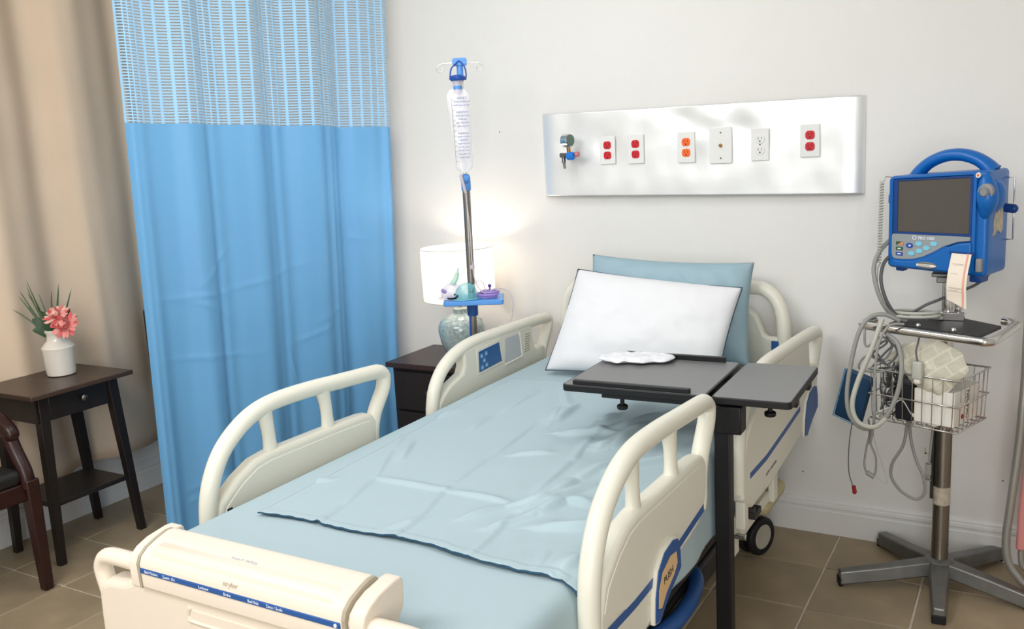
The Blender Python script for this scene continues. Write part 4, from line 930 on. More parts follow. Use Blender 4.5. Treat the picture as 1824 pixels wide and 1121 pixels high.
def circ(cx, cy, rx, ry, z, n=20, ph=0.0, dz=0.0): return [(cx + rx * math.cos(ph + 2 * PI * k / n), cy + ry * math.sin(ph + 2 * PI * k / n), z + dz * k / n) for k in range(n)]
tag(link('coiled_tubing', join(tube(circ(IV[0] + 0.060, IV[1] + 0.015, 0.042, 0.034, TT + 0.006), 0.0042, 8, closed=True), tube(circ(IV[0] + 0.064, IV[1] + 0.012, 0.045, 0.036, TT + 0.014), 0.0042, 8, closed=True), tube(circ(IV[0] + 0.072, IV[1] + 0.018, 0.035, 0.03, TT + 0.0225), 0.0042, 8, closed=True)), 'lilac_plastic', smooth=60), 'lilac tubing coiled on the right end of the tray', 'tubing')
tag(link('dangling_tube', join(tube([(IV[0] + 0.028, IV[1] - 0.03, TT + 0.045), (IV[0] + 0.04, IV[1] - 0.015, TT + 0.066), (IV[0] + 0.062, IV[1] - 0.01, TT + 0.06), (IV[0] + 0.074, IV[1] - 0.005, TT + 0.02), (IV[0] + 0.095, IV[1] + 0.02, TT + 0.034), (IV[0] + 0.128, IV[1] + 0.060, TT + 0.02), (IV[0] + 0.140, IV[1] + 0.072, TT - 0.02), (IV[0] + 0.138, IV[1] + 0.068, TT - 0.07), (IV[0] + 0.130, IV[1] + 0.062, TT - 0.10)], 0.0021, 8, 6), cyl((IV[0] + 0.130, IV[1] + 0.062, TT - 0.10), (IV[0] + 0.122, IV[1] + 0.056, TT - 0.108), 0.006, 8)), 'tube_clear', smooth=60), 'thin clear tube hanging off the right end of the blue tray', 'tube')
tag(link('tube_cap', join(ball((IV[0] + 0.066, IV[1] + 0.03, TT + 0.042), 0.007, 8), cyl((IV[0] + 0.066, IV[1] + 0.03, TT + 0.028), (IV[0] + 0.066, IV[1] + 0.03, TT + 0.04), 0.003, 8)), 'purple_knob', smooth=60), 'small dark purple cap on top of the lilac tubing', 'cap')

# ------------------------------------------------------------------ monitor on its rolling stand
PX, PY = -0.222, -0.275
t = thing('monitor_stand', 'chrome rolling stand with five grey feet carrying the blue monitor', 'stand', (PX, PY, 0))
link('lower_pole', cyl((0, 0, 0.09), (0, 0, 0.76), 0.0255, 28), 'steel_brushed', t, smooth=50)
link('pole_sticker', cyl((0, 0, 0.285), (0, 0, 0.345), 0.0259, 28), 'tape_beige', t, smooth=50)
link('side_channel', box(-0.034, -0.024, -0.012, 0.012, 0.30, 0.60), 'steel_dark', t, bevel=0.002)
link('upper_pole', cyl((0, 0, 0.74), (0, 0, 1.03), 0.0205, 24), 'chrome', t, smooth=50)
link('second_tube', cyl((0.028, 0.012, 0.86), (0.028, 0.012, 1.0), 0.012, 16), 'chrome', t, smooth=50)
link('mount_plate', join(box(-0.045, 0.045, -0.05, 0.05, 1.028, 1.040), box(-0.03, 0.0, -0.06, 0.02, 1.012, 1.030)), 'cast_alu', t, bevel=0.003)
hb_ = link('hub', lathe([(0, 0.045), (0.036, 0.045), (0.044, 0.055), (0.044, 0.09), (0.032, 0.10), (0, 0.10)], 28), 'cast_alu', t, smooth=40)
for k in range(5):
    a = math.radians(203 + 72 * k - (0)); c, s = math.cos(a), math.sin(a)
    L = 0.315 if k in (0, 4, 3) else 0.265
    v = []
    for q, w, zt, zb in ((0.02, 0.032, 0.092, 0.044), (0.06, 0.031, 0.088, 0.042), (0.16, 0.027, 0.072, 0.026), (L, 0.022, 0.052, 0.008)):
        for sg, zz in ((-1, zb), (1, zb), (0.75, zt), (-0.75, zt)):
            v.append((c * q - s * w * sg, s * q + c * w * sg, zz))
    f = []
    for i in range(3):
        for j in range(4): f.append((i * 4 + j, i * 4 + (j + 1) % 4, (i + 1) * 4 + (j + 1) % 4, (i + 1) * 4 + j))
    f += [(3, 2, 1, 0), (12, 13, 14, 15)]
    lg = link('leg', (v, f), 'cast_alu', t, bevel=0.005, bseg=3)
    link('end_cap', xf(box(L - 0.010, L + 0.003, -0.020, 0.020, 0.002, 0.030), Matrix.Rotation(a, 4, 'Z')), 'black_rubber', lg, bevel=0.003)
# bumper handle bar at z 0.89
hbz = 0.888
loc = lambda x, y, z: (x - PX, y - PY, z)
link('handle_bar', tube([loc(-0.425, -0.335, hbz), loc(-0.452, -0.385, hbz), loc(-0.440, -0.422, hbz), loc(-0.40, -0.445, hbz), loc(-0.27, -0.505, hbz), loc(-0.13, -0.568, hbz), loc(-0.098, -0.572, hbz), loc(-0.078, -0.53, hbz), loc(-0.038, -0.345, hbz), loc(-0.034, -0.31, hbz), loc(-0.05, -0.275, hbz), loc(-0.072, -0.262, hbz)], 0.0125, 14, 5), 'chrome', t, smooth=60)
link('shelf_plate', prism([(-0.155, -0.115), (0.10, -0.235), (0.15, -0.08), (0.03, 0.03), (-0.03, 0.03), (-0.13, -0.02)], 'z', hbz - 0.006, hbz + 0.004), 'steel_dark', t, bevel=0.002)
link('bracket', join(box(-0.05, 0.05, -0.035, -0.02, hbz + 0.003, hbz + 0.03), box(-0.035, 0.035, -0.03, 0.03, hbz - 0.03, hbz + 0.012)), 'chrome', t, bevel=0.003)
for a, b in ((-0.07, -0.13), (0.03, -0.175)):
    link('bolt', mv(lathe([(0, 0), (0.008, 0), (0.006, 0.006), (0, 0.007)], 12), a, b, hbz + 0.004), 'chrome', t, smooth=40)
link('clamp', join(box(-0.045, 0.04, -0.03, 0.03, 0.70, 0.745), box(-0.02, 0.02, -0.06, -0.02, 0.655, 0.745)), 'cast_alu', t, bevel=0.004)
link('cord_hook', join(box(-0.052, -0.034, -0.016, -0.008, 0.45, 0.455), box(-0.052, -0.047, -0.016, -0.008, 0.45, 0.47), box(-0.052, -0.03, -0.016, -0.008, 0.362, 0.367), box(-0.055, -0.048, -0.02, -0.004, 0.35, 0.375)), 'chrome', t)

# wire basket hung on the pole
bk = thing('wire_basket', 'chrome wire basket hung on the monitor stand, full of supplies', 'basket', (-0.262, -0.375, 0.597), math.radians(-19))
BW, BD, BH = 0.275, 0.215, 0.158
def rectp(z, s=1.0):
    w, d = BW / 2 * s, BD / 2 * s
    return [(-w, -d, z), (w, -d, z), (w, d, z), (-w, d, z)]
link('rim', join(tube(rectp(BH), 0.0032, 8, closed=True), tube(rectp(BH * 0.5, 0.985), 0.0028, 8, closed=True), tube(rectp(0.0, 0.96), 0.0024, 8, closed=True)), 'chrome', bk, smooth=60)
bs_ = 0.96
for side in range(4):
    n = 9 if side % 2 == 0 else 7
    for k in range(n):
        q = (k + 0.5) / n * 2 - 1
        if side == 0: p, p0 = (q * BW / 2, -BD / 2), (q * BW / 2 * bs_, -BD / 2 * bs_)
        elif side == 1: p, p0 = (BW / 2, q * BD / 2), (BW / 2 * bs_, q * BD / 2 * bs_)
        elif side == 2: p, p0 = (q * BW / 2, BD / 2), (q * BW / 2 * bs_, BD / 2 * bs_)
        else: p, p0 = (-BW / 2, q * BD / 2), (-BW / 2 * bs_, q * BD / 2 * bs_)
        o = link('wire', tube([(p[0], p[1], BH), (p0[0], p0[1], 0.008), (p0[0] * 0.96, p0[1] * 0.95, 0.0)], 0.0015, 6), 'chrome', bk, smooth=60)
for k in range(9):
    q = ((k + 0.5) / 9 * 2 - 1) * BW / 2 * bs_
    link('floor_wire', cyl((q, -BD / 2 * bs_, 0), (q, BD / 2 * bs_, 0), 0.0015, 6), 'chrome', bk)
for k in range(6):
    q = ((k + 0.5) / 6 * 2 - 1) * BD / 2 * bs_
    link('floor_wire', cyl((-BW / 2 * bs_, q, 0.002), (BW / 2 * bs_, q, 0.002), 0.0015, 6), 'chrome', bk)
BM = Matrix.Translation((-0.262, -0.375, 0.597)) @ Matrix.Rotation(math.radians(-19), 4, 'Z')
def inb(name, sh, m, label, cat, **k):
    o = link(name, sh, m, **k); o.matrix_world = BM; return tag(o, label, cat)
def tin(name, label, cat):
    p = BM.translation; return thing(name, label, cat, tuple(p), math.radians(-19))
t = tin('supply_box', 'white cardboard box with dark side lettering in the right of the basket', 'box')
link('carton', box(0.0, 0.118, -0.092, 0.085, 0.012, 0.115), 'box_white', t, bevel=0.002)
text('lettering', 'NEUPAC', 0.028, 'dark_ink', frameM((0.1185, -0.0, 0.066), (0, 0.0, -1), (0, 1, 0)), t, sx=0.8)
link('round_mark', cyl((0.118, -0.035, 0.035), (0.1188, -0.035, 0.035), 0.008, 12), 'red_plastic', t)
inb('black_case', box(-0.060, -0.006, -0.088, 0.07, 0.006, 0.125), 'box_black', 'black case standing in the middle of the basket', 'case', bevel=0.004)
inb('dark_cable_pile', join(*[tube([(-0.125 + random.random() * 0.06, -0.085 + random.random() * 0.15, 0.01 + random.random() * 0.15) for _ in range(7)], 0.003, 6, 5) for _ in range(9)]), 'cable_dark', 'tangle of thin dark grey leads heaped in the left of the basket', 'cables', smooth=60)['kind'] = 'stuff'
inb('white_cloth', grid(lambda u, v: (-0.115 + u * 0.20, -0.088 + v * 0.1, 0.012 + 0.055 * math.exp(-((u - 0.35) / 0.2) ** 2) * (1 - 0.5 * v) + 0.005 * math.sin(u * 20)), 30, 12), 'box_white', 'folded white cloth at the bottom front of the basket', 'cloth', smooth=180, solid=0.006)
# clear wrapped packet with printed side bulging out of the basket
pk_out = [(-0.098, 0.193), (-0.042, 0.243), (0.060, 0.262), (0.125, 0.236), (0.148, 0.185), (0.084, 0.100), (0.030, 0.108), (-0.014, 0.130), (-0.056, 0.175)]
t = tin('wrapped_packet', 'crinkled clear wrapped packet with printed sheet bulging out of the basket', 'packet')
def wrapf(sgn):
    cx, cz = 0.03, 0.18
    PP = catmull([(a, 0, b) for a, b in [((pk_out[i // 2][0] + (pk_out[(i // 2 + 1) % 9][0] if i % 2 else pk_out[i // 2][0])) / 2, (pk_out[i // 2][1] + (pk_out[(i // 2 + 1) % 9][1] if i % 2 else pk_out[i // 2][1])) / 2) for i in range(18)]], 3, True); n = len(PP)
    V = [(cx, -0.085 + sgn * 0.02, cz)]; Fc = []
    for rr in range(1, 8):
        q = rr / 7
        for i in range(n):
            p = PP[i]; x = cx + (p.x - cx) * q; z = cz + (p.z - cz) * q
            h = max(0, 1 - q ** 3) ** 0.6
            V.append((x, -0.085 + sgn * 0.02 * h + 0.006 * noise.noise(Vector((x * 30, z * 30, sgn))) * h + 0.12 * (z - 0.12), z))
    for i in range(n): Fc.append((0, 1 + i, 1 + (i + 1) % n))
    for rr in range(6):
        for i in range(n):
            a = 1 + rr * n + i; b = 1 + rr * n + (i + 1) % n; Fc.append((a, b, b + n, a + n))
    return V, Fc
link('wrapper', join(wrapf(-1), wrapf(1)), 'wrap_clear', t, smooth=180)
t = thing('pressure_cuff', 'dark blue flat pressure cuff hanging at the left side of the basket', 'cuff', (-0.50, -0.33, 0.55), math.radians(-19))
link('cuff_body', xf(rbox(-0.05, 0.045, -0.012, 0.012, 0.0, 0.17, 0.008, (6, 4, 8)), Matrix.Rotation(math.radians(14), 4, 'Y')), 'folder_blue', t, smooth=60)
link('edge_binding', xf(tube([(-0.05, -0.012, 0.17), (-0.05, -0.012, 0.0), (0.045, -0.012, 0.0)], 0.0025, 6), Matrix.Rotation(math.radians(14), 4, 'Y')), 'key_blue', t)

# cables
def cable(name, pts, r, m, label, cat='cable', sm=6, extra=None):
    sh = tube(pts, r, 8, sm)
    if extra: sh = join(sh, *extra)
    return tag(link(name, sh, m, smooth=60), label, cat)
helix = []
for i in range(200):
    k = i / 199; z = 1.325 - k * 0.25; a = i * 0.95
    helix.append((-0.409 + 0.006 * math.cos(a) - 0.004 * k, -0.36 + 0.006 * math.sin(a), z))
cable('lead_bundle', [(-0.375, -0.30, 1.154), (-0.41, -0.36, 1.112), (-0.423, -0.39, 1.06), (-0.408, -0.40, 0.99), (-0.383, -0.39, 0.935), (-0.352, -0.37, 0.905), (-0.33, -0.36, 0.896)], 0.0068, 'cable_grey', 'thick grey monitor lead curving down to the stand shelf')
cable('lead_bundle', [(-0.37, -0.30, 1.103), (-0.397, -0.355, 1.077), (-0.403, -0.38, 1.025), (-0.387, -0.385, 0.965), (-0.36, -0.37, 0.915), (-0.34, -0.345, 0.896)], 0.0055, 'cable_dark', 'darker monitor lead inside the thick grey one beside the pole')
cable('hose_loop', [(-0.34, -0.44, 0.910), (-0.379, -0.455, 0.931), (-0.419, -0.470, 0.924), (-0.448, -0.480, 0.879), (-0.468, -0.485, 0.79), (-0.480, -0.485, 0.682), (-0.466, -0.50, 0.615), (-0.421, -0.515, 0.585), (-0.369, -0.52, 0.621), (-0.335, -0.52, 0.695), (-0.322, -0.52, 0.783), (-0.336, -0.50, 0.851), (-0.370, -0.485, 0.878)], 0.0068, 'cable_grey', 'large grey air hose looped over the handle bar in front of basket', 'hose')
cable('hose_loop', [(-0.385, -0.47, 0.92), (-0.41, -0.495, 0.83), (-0.447, -0.50, 0.726), (-0.460, -0.51, 0.653), (-0.44, -0.52, 0.606), (-0.394, -0.53, 0.598), (-0.36, -0.53, 0.63)], 0.0078, 'cable_pale', 'pale grey hose crossing the left corner of the basket', 'hose')
cable('thin_lead', [(-0.324, -0.475, 0.908), (-0.362, -0.50, 0.905), (-0.389, -0.515, 0.845), (-0.396, -0.52, 0.732), (-0.394, -0.52, 0.644), (-0.402, -0.50, 0.573), (-0.41, -0.49, 0.53)], 0.0042, 'cable_grey', 'thin grey lead draped straight down over the handle bar')
cable('curled_lead', [(-0.40, -0.42, 0.90), (-0.37, -0.46, 0.85), (-0.41, -0.47, 0.81), (-0.37, -0.465, 0.78), (-0.34, -0.47, 0.82), (-0.37, -0.47, 0.855), (-0.40, -0.465, 0.82), (-0.36, -0.46, 0.77), (-0.33, -0.46, 0.80), (-0.35, -0.465, 0.84), (-0.41, -0.46, 0.77)], 0.0032, 'cable_dark', 'dark thin lead tangled in curls above the basket')
cable('curled_lead', [(-0.44, -0.43, 0.88), (-0.43, -0.46, 0.83), (-0.39, -0.45, 0.86), (-0.36, -0.44, 0.835), (-0.38, -0.45, 0.79), (-0.43, -0.46, 0.80), (-0.45, -0.46, 0.76), (-0.40, -0.45, 0.75), (-0.35, -0.45, 0.765)], 0.0036, 'cable_grey', 'mid grey lead bunched beneath the handle bar left end')
cable('hanging_loop', [(-0.318, -0.37, 0.595), (-0.328, -0.365, 0.501), (-0.36, -0.36, 0.432), (-0.362, -0.36, 0.384), (-0.333, -0.36, 0.341), (-0.288, -0.36, 0.320), (-0.264, -0.36, 0.346), (-0.269, -0.36, 0.397), (-0.291, -0.36, 0.45), (-0.309, -0.36, 0.522), (-0.313, -0.365, 0.597)], 0.0048, 'cable_grey', 'grey cable hanging in a long loop below the basket')
cable('sensor_lead', [(-0.460, -0.46, 0.62), (-0.472, -0.45, 0.56), (-0.478, -0.45, 0.493), (-0.477, -0.45, 0.418), (-0.462, -0.45, 0.365)], 0.0017, 'cable_dark', 'very thin lead ending in a red clip below the basket')
tag(link('lead_clip', join(cyl((-0.462, -0.45, 0.372), (-0.458, -0.45, 0.352), 0.0065, 10), ball((-0.459, -0.45, 0.352), 0.007, 8)), 'red_plastic', smooth=50), 'small red clip at the end of the thin lead', 'clip')
cable('probe_lead', [(-0.42, -0.46, 0.60), (-0.42, -0.43, 0.546), (-0.431, -0.42, 0.489), (-0.435, -0.42, 0.433), (-0.421, -0.42, 0.403), (-0.403, -0.42, 0.413), (-0.402, -0.42, 0.465), (-0.418, -0.42, 0.51), (-0.412, -0.43, 0.565)], 0.0032, 'cable_grey', 'grey finger probe lead looped under the left of the basket', extra=[cyl((-0.428, -0.42, 0.412), (-0.405, -0.42, 0.398), 0.008, 8), cyl((-0.416, -0.45, 0.575), (-0.414, -0.44, 0.54), 0.007, 8)])
cable('fine_lead', [(-0.411, -0.43, 0.56), (-0.40, -0.425, 0.50), (-0.38, -0.42, 0.44), (-0.368, -0.42, 0.384), (-0.385, -0.42, 0.388), (-0.40, -0.42, 0.402)], 0.0013, 'cable_pale', 'fine pale lead dangling right of the finger probe')
tag(link('power_plug', join(box(-0.268, -0.250, -0.335, -0.312, 0.395, 0.43), cyl((-0.262, -0.323, 0.395), (-0.266, -0.323, 0.375), 0.0025, 6), cyl((-0.256, -0.323, 0.395), (-0.260, -0.323, 0.375), 0.0025, 6), tube([(-0.257, -0.323, 0.43), (-0.253, -0.32, 0.50), (-0.247, -0.31, 0.60)], 0.004, 6)), 'cable_grey', bevel=0.002), 'grey power plug hanging beside the stand pole', 'plug')
cable('wound_cord', circ(-0.31, -0.34, 0.075, 0.045, 0.905, 16, 0, 0.01) + circ(-0.305, -0.335, 0.065, 0.04, 0.915, 16, 0.3, 0.01), 0.005, 'cable_pale', 'pale cord wound in a flat coil on the stand shelf', 'cord', 2)
t = thing('probe_holder', 'pale grey probe with rounded tip hooked on the basket front', 'probe', (-0.283, -0.485, 0.745), math.radians(-19))
link('probe_body', rbox(-0.014, 0.016, -0.01, 0.012, 0.0, 0.055, 0.006, (6, 6, 6)), 'cable_pale', t, smooth=60)
link('probe_tip', rbox(-0.009, 0.011, -0.008, 0.010, -0.014, 0.004, 0.006, (6, 6, 6)), 'box_white', t, smooth=60)
link('probe_lead', tube([(0, 0, 0.055), (-0.005, 0, 0.085), (-0.004, 0.01, 0.11), (0.0, 0.01, 0.14)], 0.003, 6, 4), 'cable_dark', t)

# the vital signs monitor
mo = thing('vital_monitor', 'blue vital signs monitor with dark screen, top handle and paper strip', 'monitor', (-0.222, -0.275, 1.046), math.radians(-19))
W2, Hh = 0.148, 0.29
D0, D1 = -0.105, 0.062
# case: front bezel and tapered body
link('case', rbox(-W2, W2, D0, D1, 0.012, Hh, 0.014, (12, 10, 12), lambda p: (p.x * (1 - 0.05 * (p.y - D0) / (D1 - D0)) , p.y, p.z)), 'monitor_blue', mo, smooth=60)
front = D0
# raised bezel ring round the screen
def ring(outer, inner, y0, y1):
    n = len(outer); V = [(a, y0, b) for a, b in outer] + [(a, y0, b) for a, b in inner] + [(a, y1, b) for a, b in outer] + [(a, y1, b) for a, b in inner]
    Fc = []
    for i in range(n):
        j = (i + 1) % n
        Fc += [(i, j, n + j, n + i), (2 * n + i, 3 * n + i, 3 * n + j, 2 * n + j), (i, 2 * n + i, 2 * n + j, j), (n + i, n + j, 3 * n + j, 3 * n + i)]
    return V, Fc
SX0, SX1, SZ0, SZ1 = -0.103, 0.103, 0.122, 0.278
link('bezel', ring(rpoly(-0.137, 0.118, 0.022, 0.287, 0.008), rpoly(-0.127, 0.108, 0.090, 0.281, 0.006), front - 0.010, front + 0.004), 'monitor_blue', mo, bevel=0.003)
sc = link('screen', prism(rpoly(SX0 - 0.010, SX1 - 0.004, SZ0 + 0.002, SZ1 - 0.004, 0.003), 'y', front - 0.004, front + 0.002), 'screen_grey', mo, bevel=0.001)
link('screen_frame', ring(rpoly(SX0 - 0.024, SX1 + 0.004, SZ0 - 0.004, SZ1 + 0.002, 0.004), rpoly(SX0 - 0.010, SX1 - 0.004, SZ0 + 0.002, SZ1 - 0.004, 0.003), front - 0.0065, front + 0.002), 'monitor_navy', mo, bevel=0.001)
# key membrane with its curved lower edge
mem = [(-0.124, 0.118), (0.106, 0.118), (0.106, 0.108), (0.070, 0.103), (0.030, 0.088), (0.0, 0.070), (-0.03, 0.055), (-0.06, 0.046), (-0.09, 0.043), (-0.116, 0.043), (-0.123, 0.048), (-0.126, 0.060), (-0.126, 0.110)]
link('key_panel', prism(mem, 'y', front - 0.0125, front - 0.002), 'membrane_grey', mo, bevel=0.001)
wave = [(-0.130, 0.040), (-0.09, 0.038), (-0.055, 0.041), (-0.025, 0.050), (0.005, 0.066), (0.035, 0.084), (0.073, 0.099), (0.110, 0.104)]
link('lower_fascia', prism(wave + [(0.112, 0.020), (-0.132, 0.020)], 'y', front - 0.016, front + 0.002), 'monitor_blue', mo, bevel=0.004, bseg=3)
fy = front - 0.0125
def disc(x, z, rx, rz, m, name='key', y=fy, th=0.002, n=20):
    return link(name, prism([(x + rx * math.cos(2 * PI * k / n), z + rz * math.sin(2 * PI * k / n)) for k in range(n)], 'y', y - th, y + 0.001), m, mo, bevel=0.0006)
disc(-0.070, 0.0855, 0.0110, 0.0078, 'iv_navy'); disc(-0.069, 0.0855, 0.0035, 0.003, 'white_ink', 'key_mark', fy - 0.002, 0.0005)
for x, z in ((-0.042, 0.0925), (0.003, 0.0945), (-0.019, 0.0815), (-0.040, 0.0715), (-0.064, 0.0625)): disc(x, z, 0.0105, 0.0068, 'key_cyan')
for i, (m, z) in enumerate((('key_green', 0.0905), ('key_green', 0.0745), ('iv_navy', 0.0585))):
    link('key', box(-0.112, -0.090, fy - 0.0015, fy + 0.001, z - 0.0052, z + 0.0052), m, mo, bevel=0.001)
link('key_icon', prism([(-0.108, 0.0855), (-0.088, 0.0855), (-0.088, 0.0945), (-0.094, 0.0955), (-0.1, 0.0905)], 'y', fy - 0.0022, fy - 0.0012), 'key_orange', mo)
link('key_icon', join(box(-0.106, -0.096, fy - 0.0022, fy - 0.0012, 0.0725, 0.0762), box(-0.106, -0.096, fy - 0.0022, fy - 0.0012, 0.0572, 0.0602)), 'white_ink', mo)
text('lettering', 'PRO 1000', 0.0115, 'white_ink', frameM((-0.020, fy - 0.0005, 0.1085), (1, 0, 0), (0, 0, 1)), mo, bold=0.0003)
link('round_mark', ring([(-0.056 + 0.0065 * math.cos(k * PI / 10), 0.1095 + 0.0065 * math.sin(k * PI / 10)) for k in range(20)], [(-0.056 + 0.0045 * math.cos(k * PI / 10), 0.1095 + 0.0045 * math.sin(k * PI / 10)) for k in range(20)], fy - 0.0008, fy + 0.001), 'white_ink', mo)
link('nameplate', prism([(-0.016 + 0.032 * math.cos(2 * PI * k / 28), 0.032 + 0.0095 * math.sin(2 * PI * k / 28)) for k in range(28)], 'y', front - 0.0185, front - 0.014), 'steel_brushed', mo, bevel=0.001)
link('nameplate_band', prism([(-0.045, 0.0285), (0.006, 0.0285), (0.016, 0.032), (0.006, 0.0355), (-0.045, 0.0355)], 'y', front - 0.0192, front - 0.018), 'outlet_white', mo)
text('lettering', 'DINAMAP', 0.0085, 'grey_ink', frameM((-0.022, front - 0.0193, 0.032), (1, 0, 0), (0, 0, 1)), mo)
# printer slot and paper
link('paper_slot', box(0.050, 0.122, front - 0.0175, front - 0.012, 0.070, 0.078), 'monitor_navy', mo, bevel=0.001)
def paper(u, v):
    s = v * 0.128
    z = 0.074 - s * 0.985; x = 0.058 + u * 0.056 - 0.002 * v
    y = front - 0.017 - 0.022 * math.sin(min(v * 2.2, 1.0) * PI / 2) + 0.004 * math.sin(v * 7)
    if v > 0.93: z -= 0.020 * u * (v - 0.93) / 0.07
    return (x, y, z)
pp = link('paper_strip', grid(paper, 10, 36), 'paper_cream', mo, smooth=180)
link('red_margin', grid(lambda u, v: (lambda p: (p[0], p[1] - 0.0005, p[2]))(paper(0.78 + 0.1 * u, v)), 2, 36), 'paper_red', pp, smooth=180)
for vv, a0, a1 in ((0.22, 0.1, 0.7), (0.24, 0.2, 0.75), (0.42, 0.1, 0.5), (0.72, 0.1, 0.75), (0.74, 0.2, 0.8), (0.78, 0.1, 0.6), (0.80, 0.1, 0.8)):
    link('print_line', grid(lambda u, v, vv=vv, a0=a0, a1=a1: (lambda p: (p[0], p[1] - 0.0005, p[2]))(paper(a0 + (a1 - a0) * u, vv + 0.006 * v)), 2, 1), 'grey_ink', pp)
link('release_tab', rbox(0.122, 0.139, front - 0.012, front + 0.01, 0.026, 0.062, 0.004, (6, 6, 6)), 'knob_grey', mo, smooth=60)
# right shoulder with rotary knob
kb = link('knob_housing', tube([(0.132, front + 0.010, 0.278), (0.139, front + 0.006, 0.25), (0.144, front + 0.002, 0.222), (0.142, front + 0.006, 0.198), (0.134, front + 0.014, 0.17)], lambda t_: 0.014 + 0.018 * math.sin(PI * min(1, t_ * 1.0)), 20, 5, flat=0.9), 'monitor_blue', mo, smooth=60)
link('housing_bulge', ball((0.146, front + 0.045, 0.222), 0.042, 14, (0.70, 1.1, 1.0)), 'monitor_blue', mo, smooth=60)
KQ = Matrix.Translation((0.146, front - 0.022, 0.236)) @ Matrix.Rotation(PI / 2, 4, 'X')
link('rotary_knob', xf(lathe([(0, -0.012), (0.0215, -0.012), (0.0225, -0.008), (0.0205, 0.0), (0.012, 0.002), (0.0115, 0.010), (0.009, 0.013), (0, 0.013)], 28), KQ), 'knob_grey', mo, smooth=40)
link('alarm_button', xf(lathe([(0, 0), (0.0075, 0), (0.0065, 0.003), (0, 0.003)], 16), Matrix.Translation((0.122, front - 0.012, 0.279)) @ Matrix.Rotation(PI / 2, 4, 'X')), 'outlet_white', mo)
link('alarm_dot', xf(lathe([(0, 0.003), (0.0035, 0.003), (0.003, 0.0042), (0, 0.0042)], 12), Matrix.Translation((0.122, front - 0.012, 0.279)) @ Matrix.Rotation(PI / 2, 4, 'X')), 'outlet_orange', mo)
link('side_port', join(cyl((0.14, 0.03, 0.185), (0.166, 0.03, 0.182), 0.012, 14), ball((0.166, 0.03, 0.182), 0.012, 8)), 'monitor_navy', mo, smooth=60)
link('side_rail_wire', tube([(0.14, 0.045, 0.265), (0.160, 0.045, 0.262), (0.161, 0.045, 0.10), (0.14, 0.045, 0.098)], 0.0028, 8), 'chrome', mo, smooth=60)
tape = [(0.0, 0.062), (0.012, 0.075), (0.010, 0.105), (0.022, 0.125), (0.034, 0.118), (0.046, 0.150), (0.052, 0.115), (0.066, 0.148), (0.076, 0.105), (0.074, 0.075), (0.060, 0.066), (0.040, 0.075), (0.022, 0.066)]
link('torn_tape', prism([(a + D0 + 0.035, b + 0.055) for a, b in tape], 'x', 0.1445, 0.1475), 'tape_beige', mo)
# carrying handle (low arch)
hpth = [(-0.100, -0.02, 0.278), (-0.085, -0.022, 0.300), (-0.055, -0.024, 0.322), (-0.01, -0.025, 0.336), (0.035, -0.024, 0.335), (0.075, -0.022, 0.322), (0.105, -0.02, 0.302), (0.122, -0.018, 0.282)]
link('carry_handle', tube(hpth, lambda t_: 0.0175 + 0.008 * abs(2 * t_ - 1) ** 4, 14, 5, nrm=(0, 1, 0), flat=1.35), 'monitor_blue', mo, smooth=60)
for bx in ((-0.125, -0.10, -0.09, -0.06, 0.002, 0.016), (0.10, 0.135, -0.10, -0.05, -0.004, 0.016)): link('rubber_foot', box(*bx), 'monitor_navy', mo, bevel=0.003)
link('side_connector', join(rbox(-0.172, -0.142, -0.05, 0.0, 0.225, 0.275, 0.01, (6, 6, 6)), rbox(-0.178, -0.150, -0.045, -0.01, 0.20, 0.235, 0.008, (6, 6, 6)), cyl((-0.142, -0.03, 0.10), (-0.165, -0.04, 0.10), 0.008, 10), cyl((-0.142, -0.03, 0.055), (-0.16, -0.04, 0.058), 0.006, 10)), 'monitor_navy', mo, smooth=60)

for o in [c for c in bpy.data.objects if c.parent == mo]:
    k_ = 0.05
    for v in o.data.vertices:
        v.co.z = 0.15 + (v.co.z - 0.15) * (1.055 + k_ * v.co.x / W2)
    for c in [c for c in bpy.data.objects if c.parent == o]:
        for v in c.data.vertices:
            v.co.z = 0.15 + (v.co.z - 0.15) * (1.055 + k_ * v.co.x / W2)

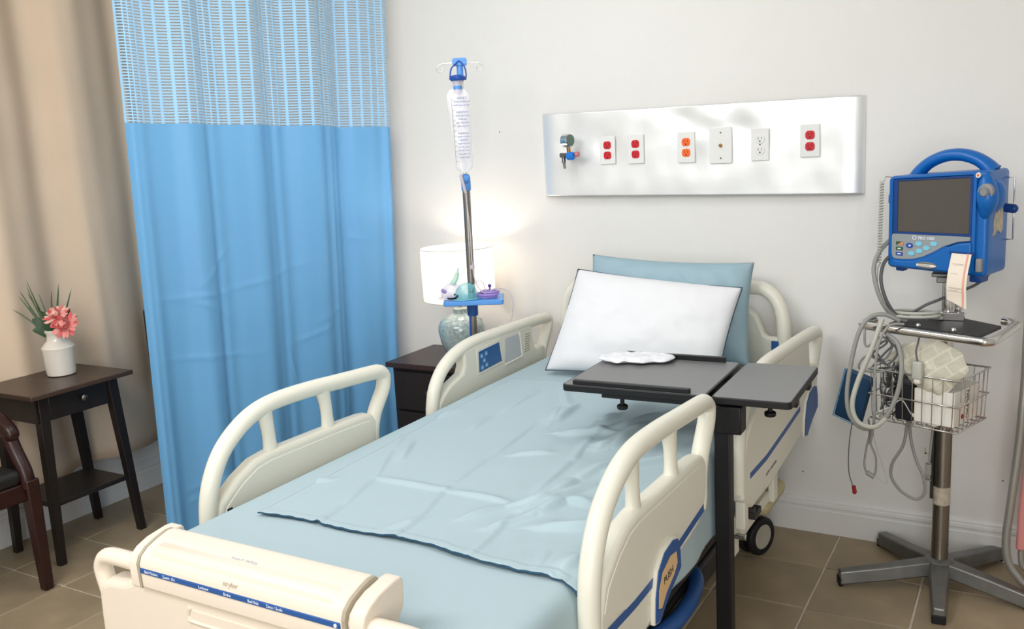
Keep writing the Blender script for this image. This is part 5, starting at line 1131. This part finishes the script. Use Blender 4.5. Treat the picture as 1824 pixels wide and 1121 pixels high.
link('coiled_cord', tube([(-0.385, -0.335, 1.335), (-0.40, -0.35, 1.338)] + helix + [(-0.415, -0.37, 1.06), (-0.412, -0.385, 1.02)], 0.0021, 8, 1), 'cable_pale', mo, world=True, smooth=60)
link('power_cord', tube([(-0.10, -0.235, 1.07), (-0.112, -0.25, 1.035), (-0.14, -0.25, 1.003), (-0.17, -0.255, 0.985), (-0.20, -0.25, 0.972), (-0.247, -0.31, 0.955), (-0.281, -0.32, 0.94), (-0.325, -0.33, 0.912), (-0.36, -0.35, 0.90)], 0.0045, 8, 6), 'cable_dark', mo, world=True, smooth=60)

# ------------------------------------------------------------------ folded lounge chair leaning at the right edge
t = thing('folding_chair', 'folded grey tube chair with pink padding at the right edge of the view', 'folding chair', (0.14, -0.19, 0))
tb = [(0.012, -0.12, 1.0), (-0.006, -0.19, 0.653), (-0.013, -0.195, 0.488), (-0.028, -0.20, 0.28), (-0.036, -0.20, 0.164), (-0.028, -0.20, 0.089), (-0.002, -0.20, 0.045), (0.035, -0.20, 0.016), (0.15, -0.20, 0.014), (0.26, -0.20, 0.016), (0.30, -0.20, 0.06), (0.31, -0.20, 0.16), (0.31, -0.19, 0.6), (0.29, -0.12, 1.0), (0.15, -0.1, 1.02)]
link('frame_tube', tube(tb, 0.0125, 12, 5, closed=True), 'tube_grey', t, world=True, smooth=60)
link('inner_loop', tube([(0.012, -0.175, 0.16), (0.008, -0.18, 0.10), (0.03, -0.18, 0.06), (0.15, -0.18, 0.05), (0.25, -0.18, 0.06), (0.27, -0.175, 0.16)], 0.009, 10, 5), 'tube_grey', t, world=True, smooth=60)
link('pad', prism([(-0.008, 0.13), (0.285, 0.13), (0.285, 0.60), (0.013, 0.60), (0.002, 0.40), (-0.006, 0.26)], 'y', -0.205, -0.175), 'cushion_pink', t, world=True, bevel=0.008)

# shared group phrases for the repeats
for o in COL.objects:
    c = o.get('category')
    if c == 'outlet': o['group'] = 'double sockets on the silver wall panel'
    elif c == 'pillow': o['group'] = 'pillows at the bed head'
    elif c == 'oxygen mask': o['group'] = 'masks on the blue tray'
    elif c == 'cable': o['group'] = 'cables on the monitor stand'
    elif c == 'hose': o['group'] = 'grey hoses looped over the handle bar'
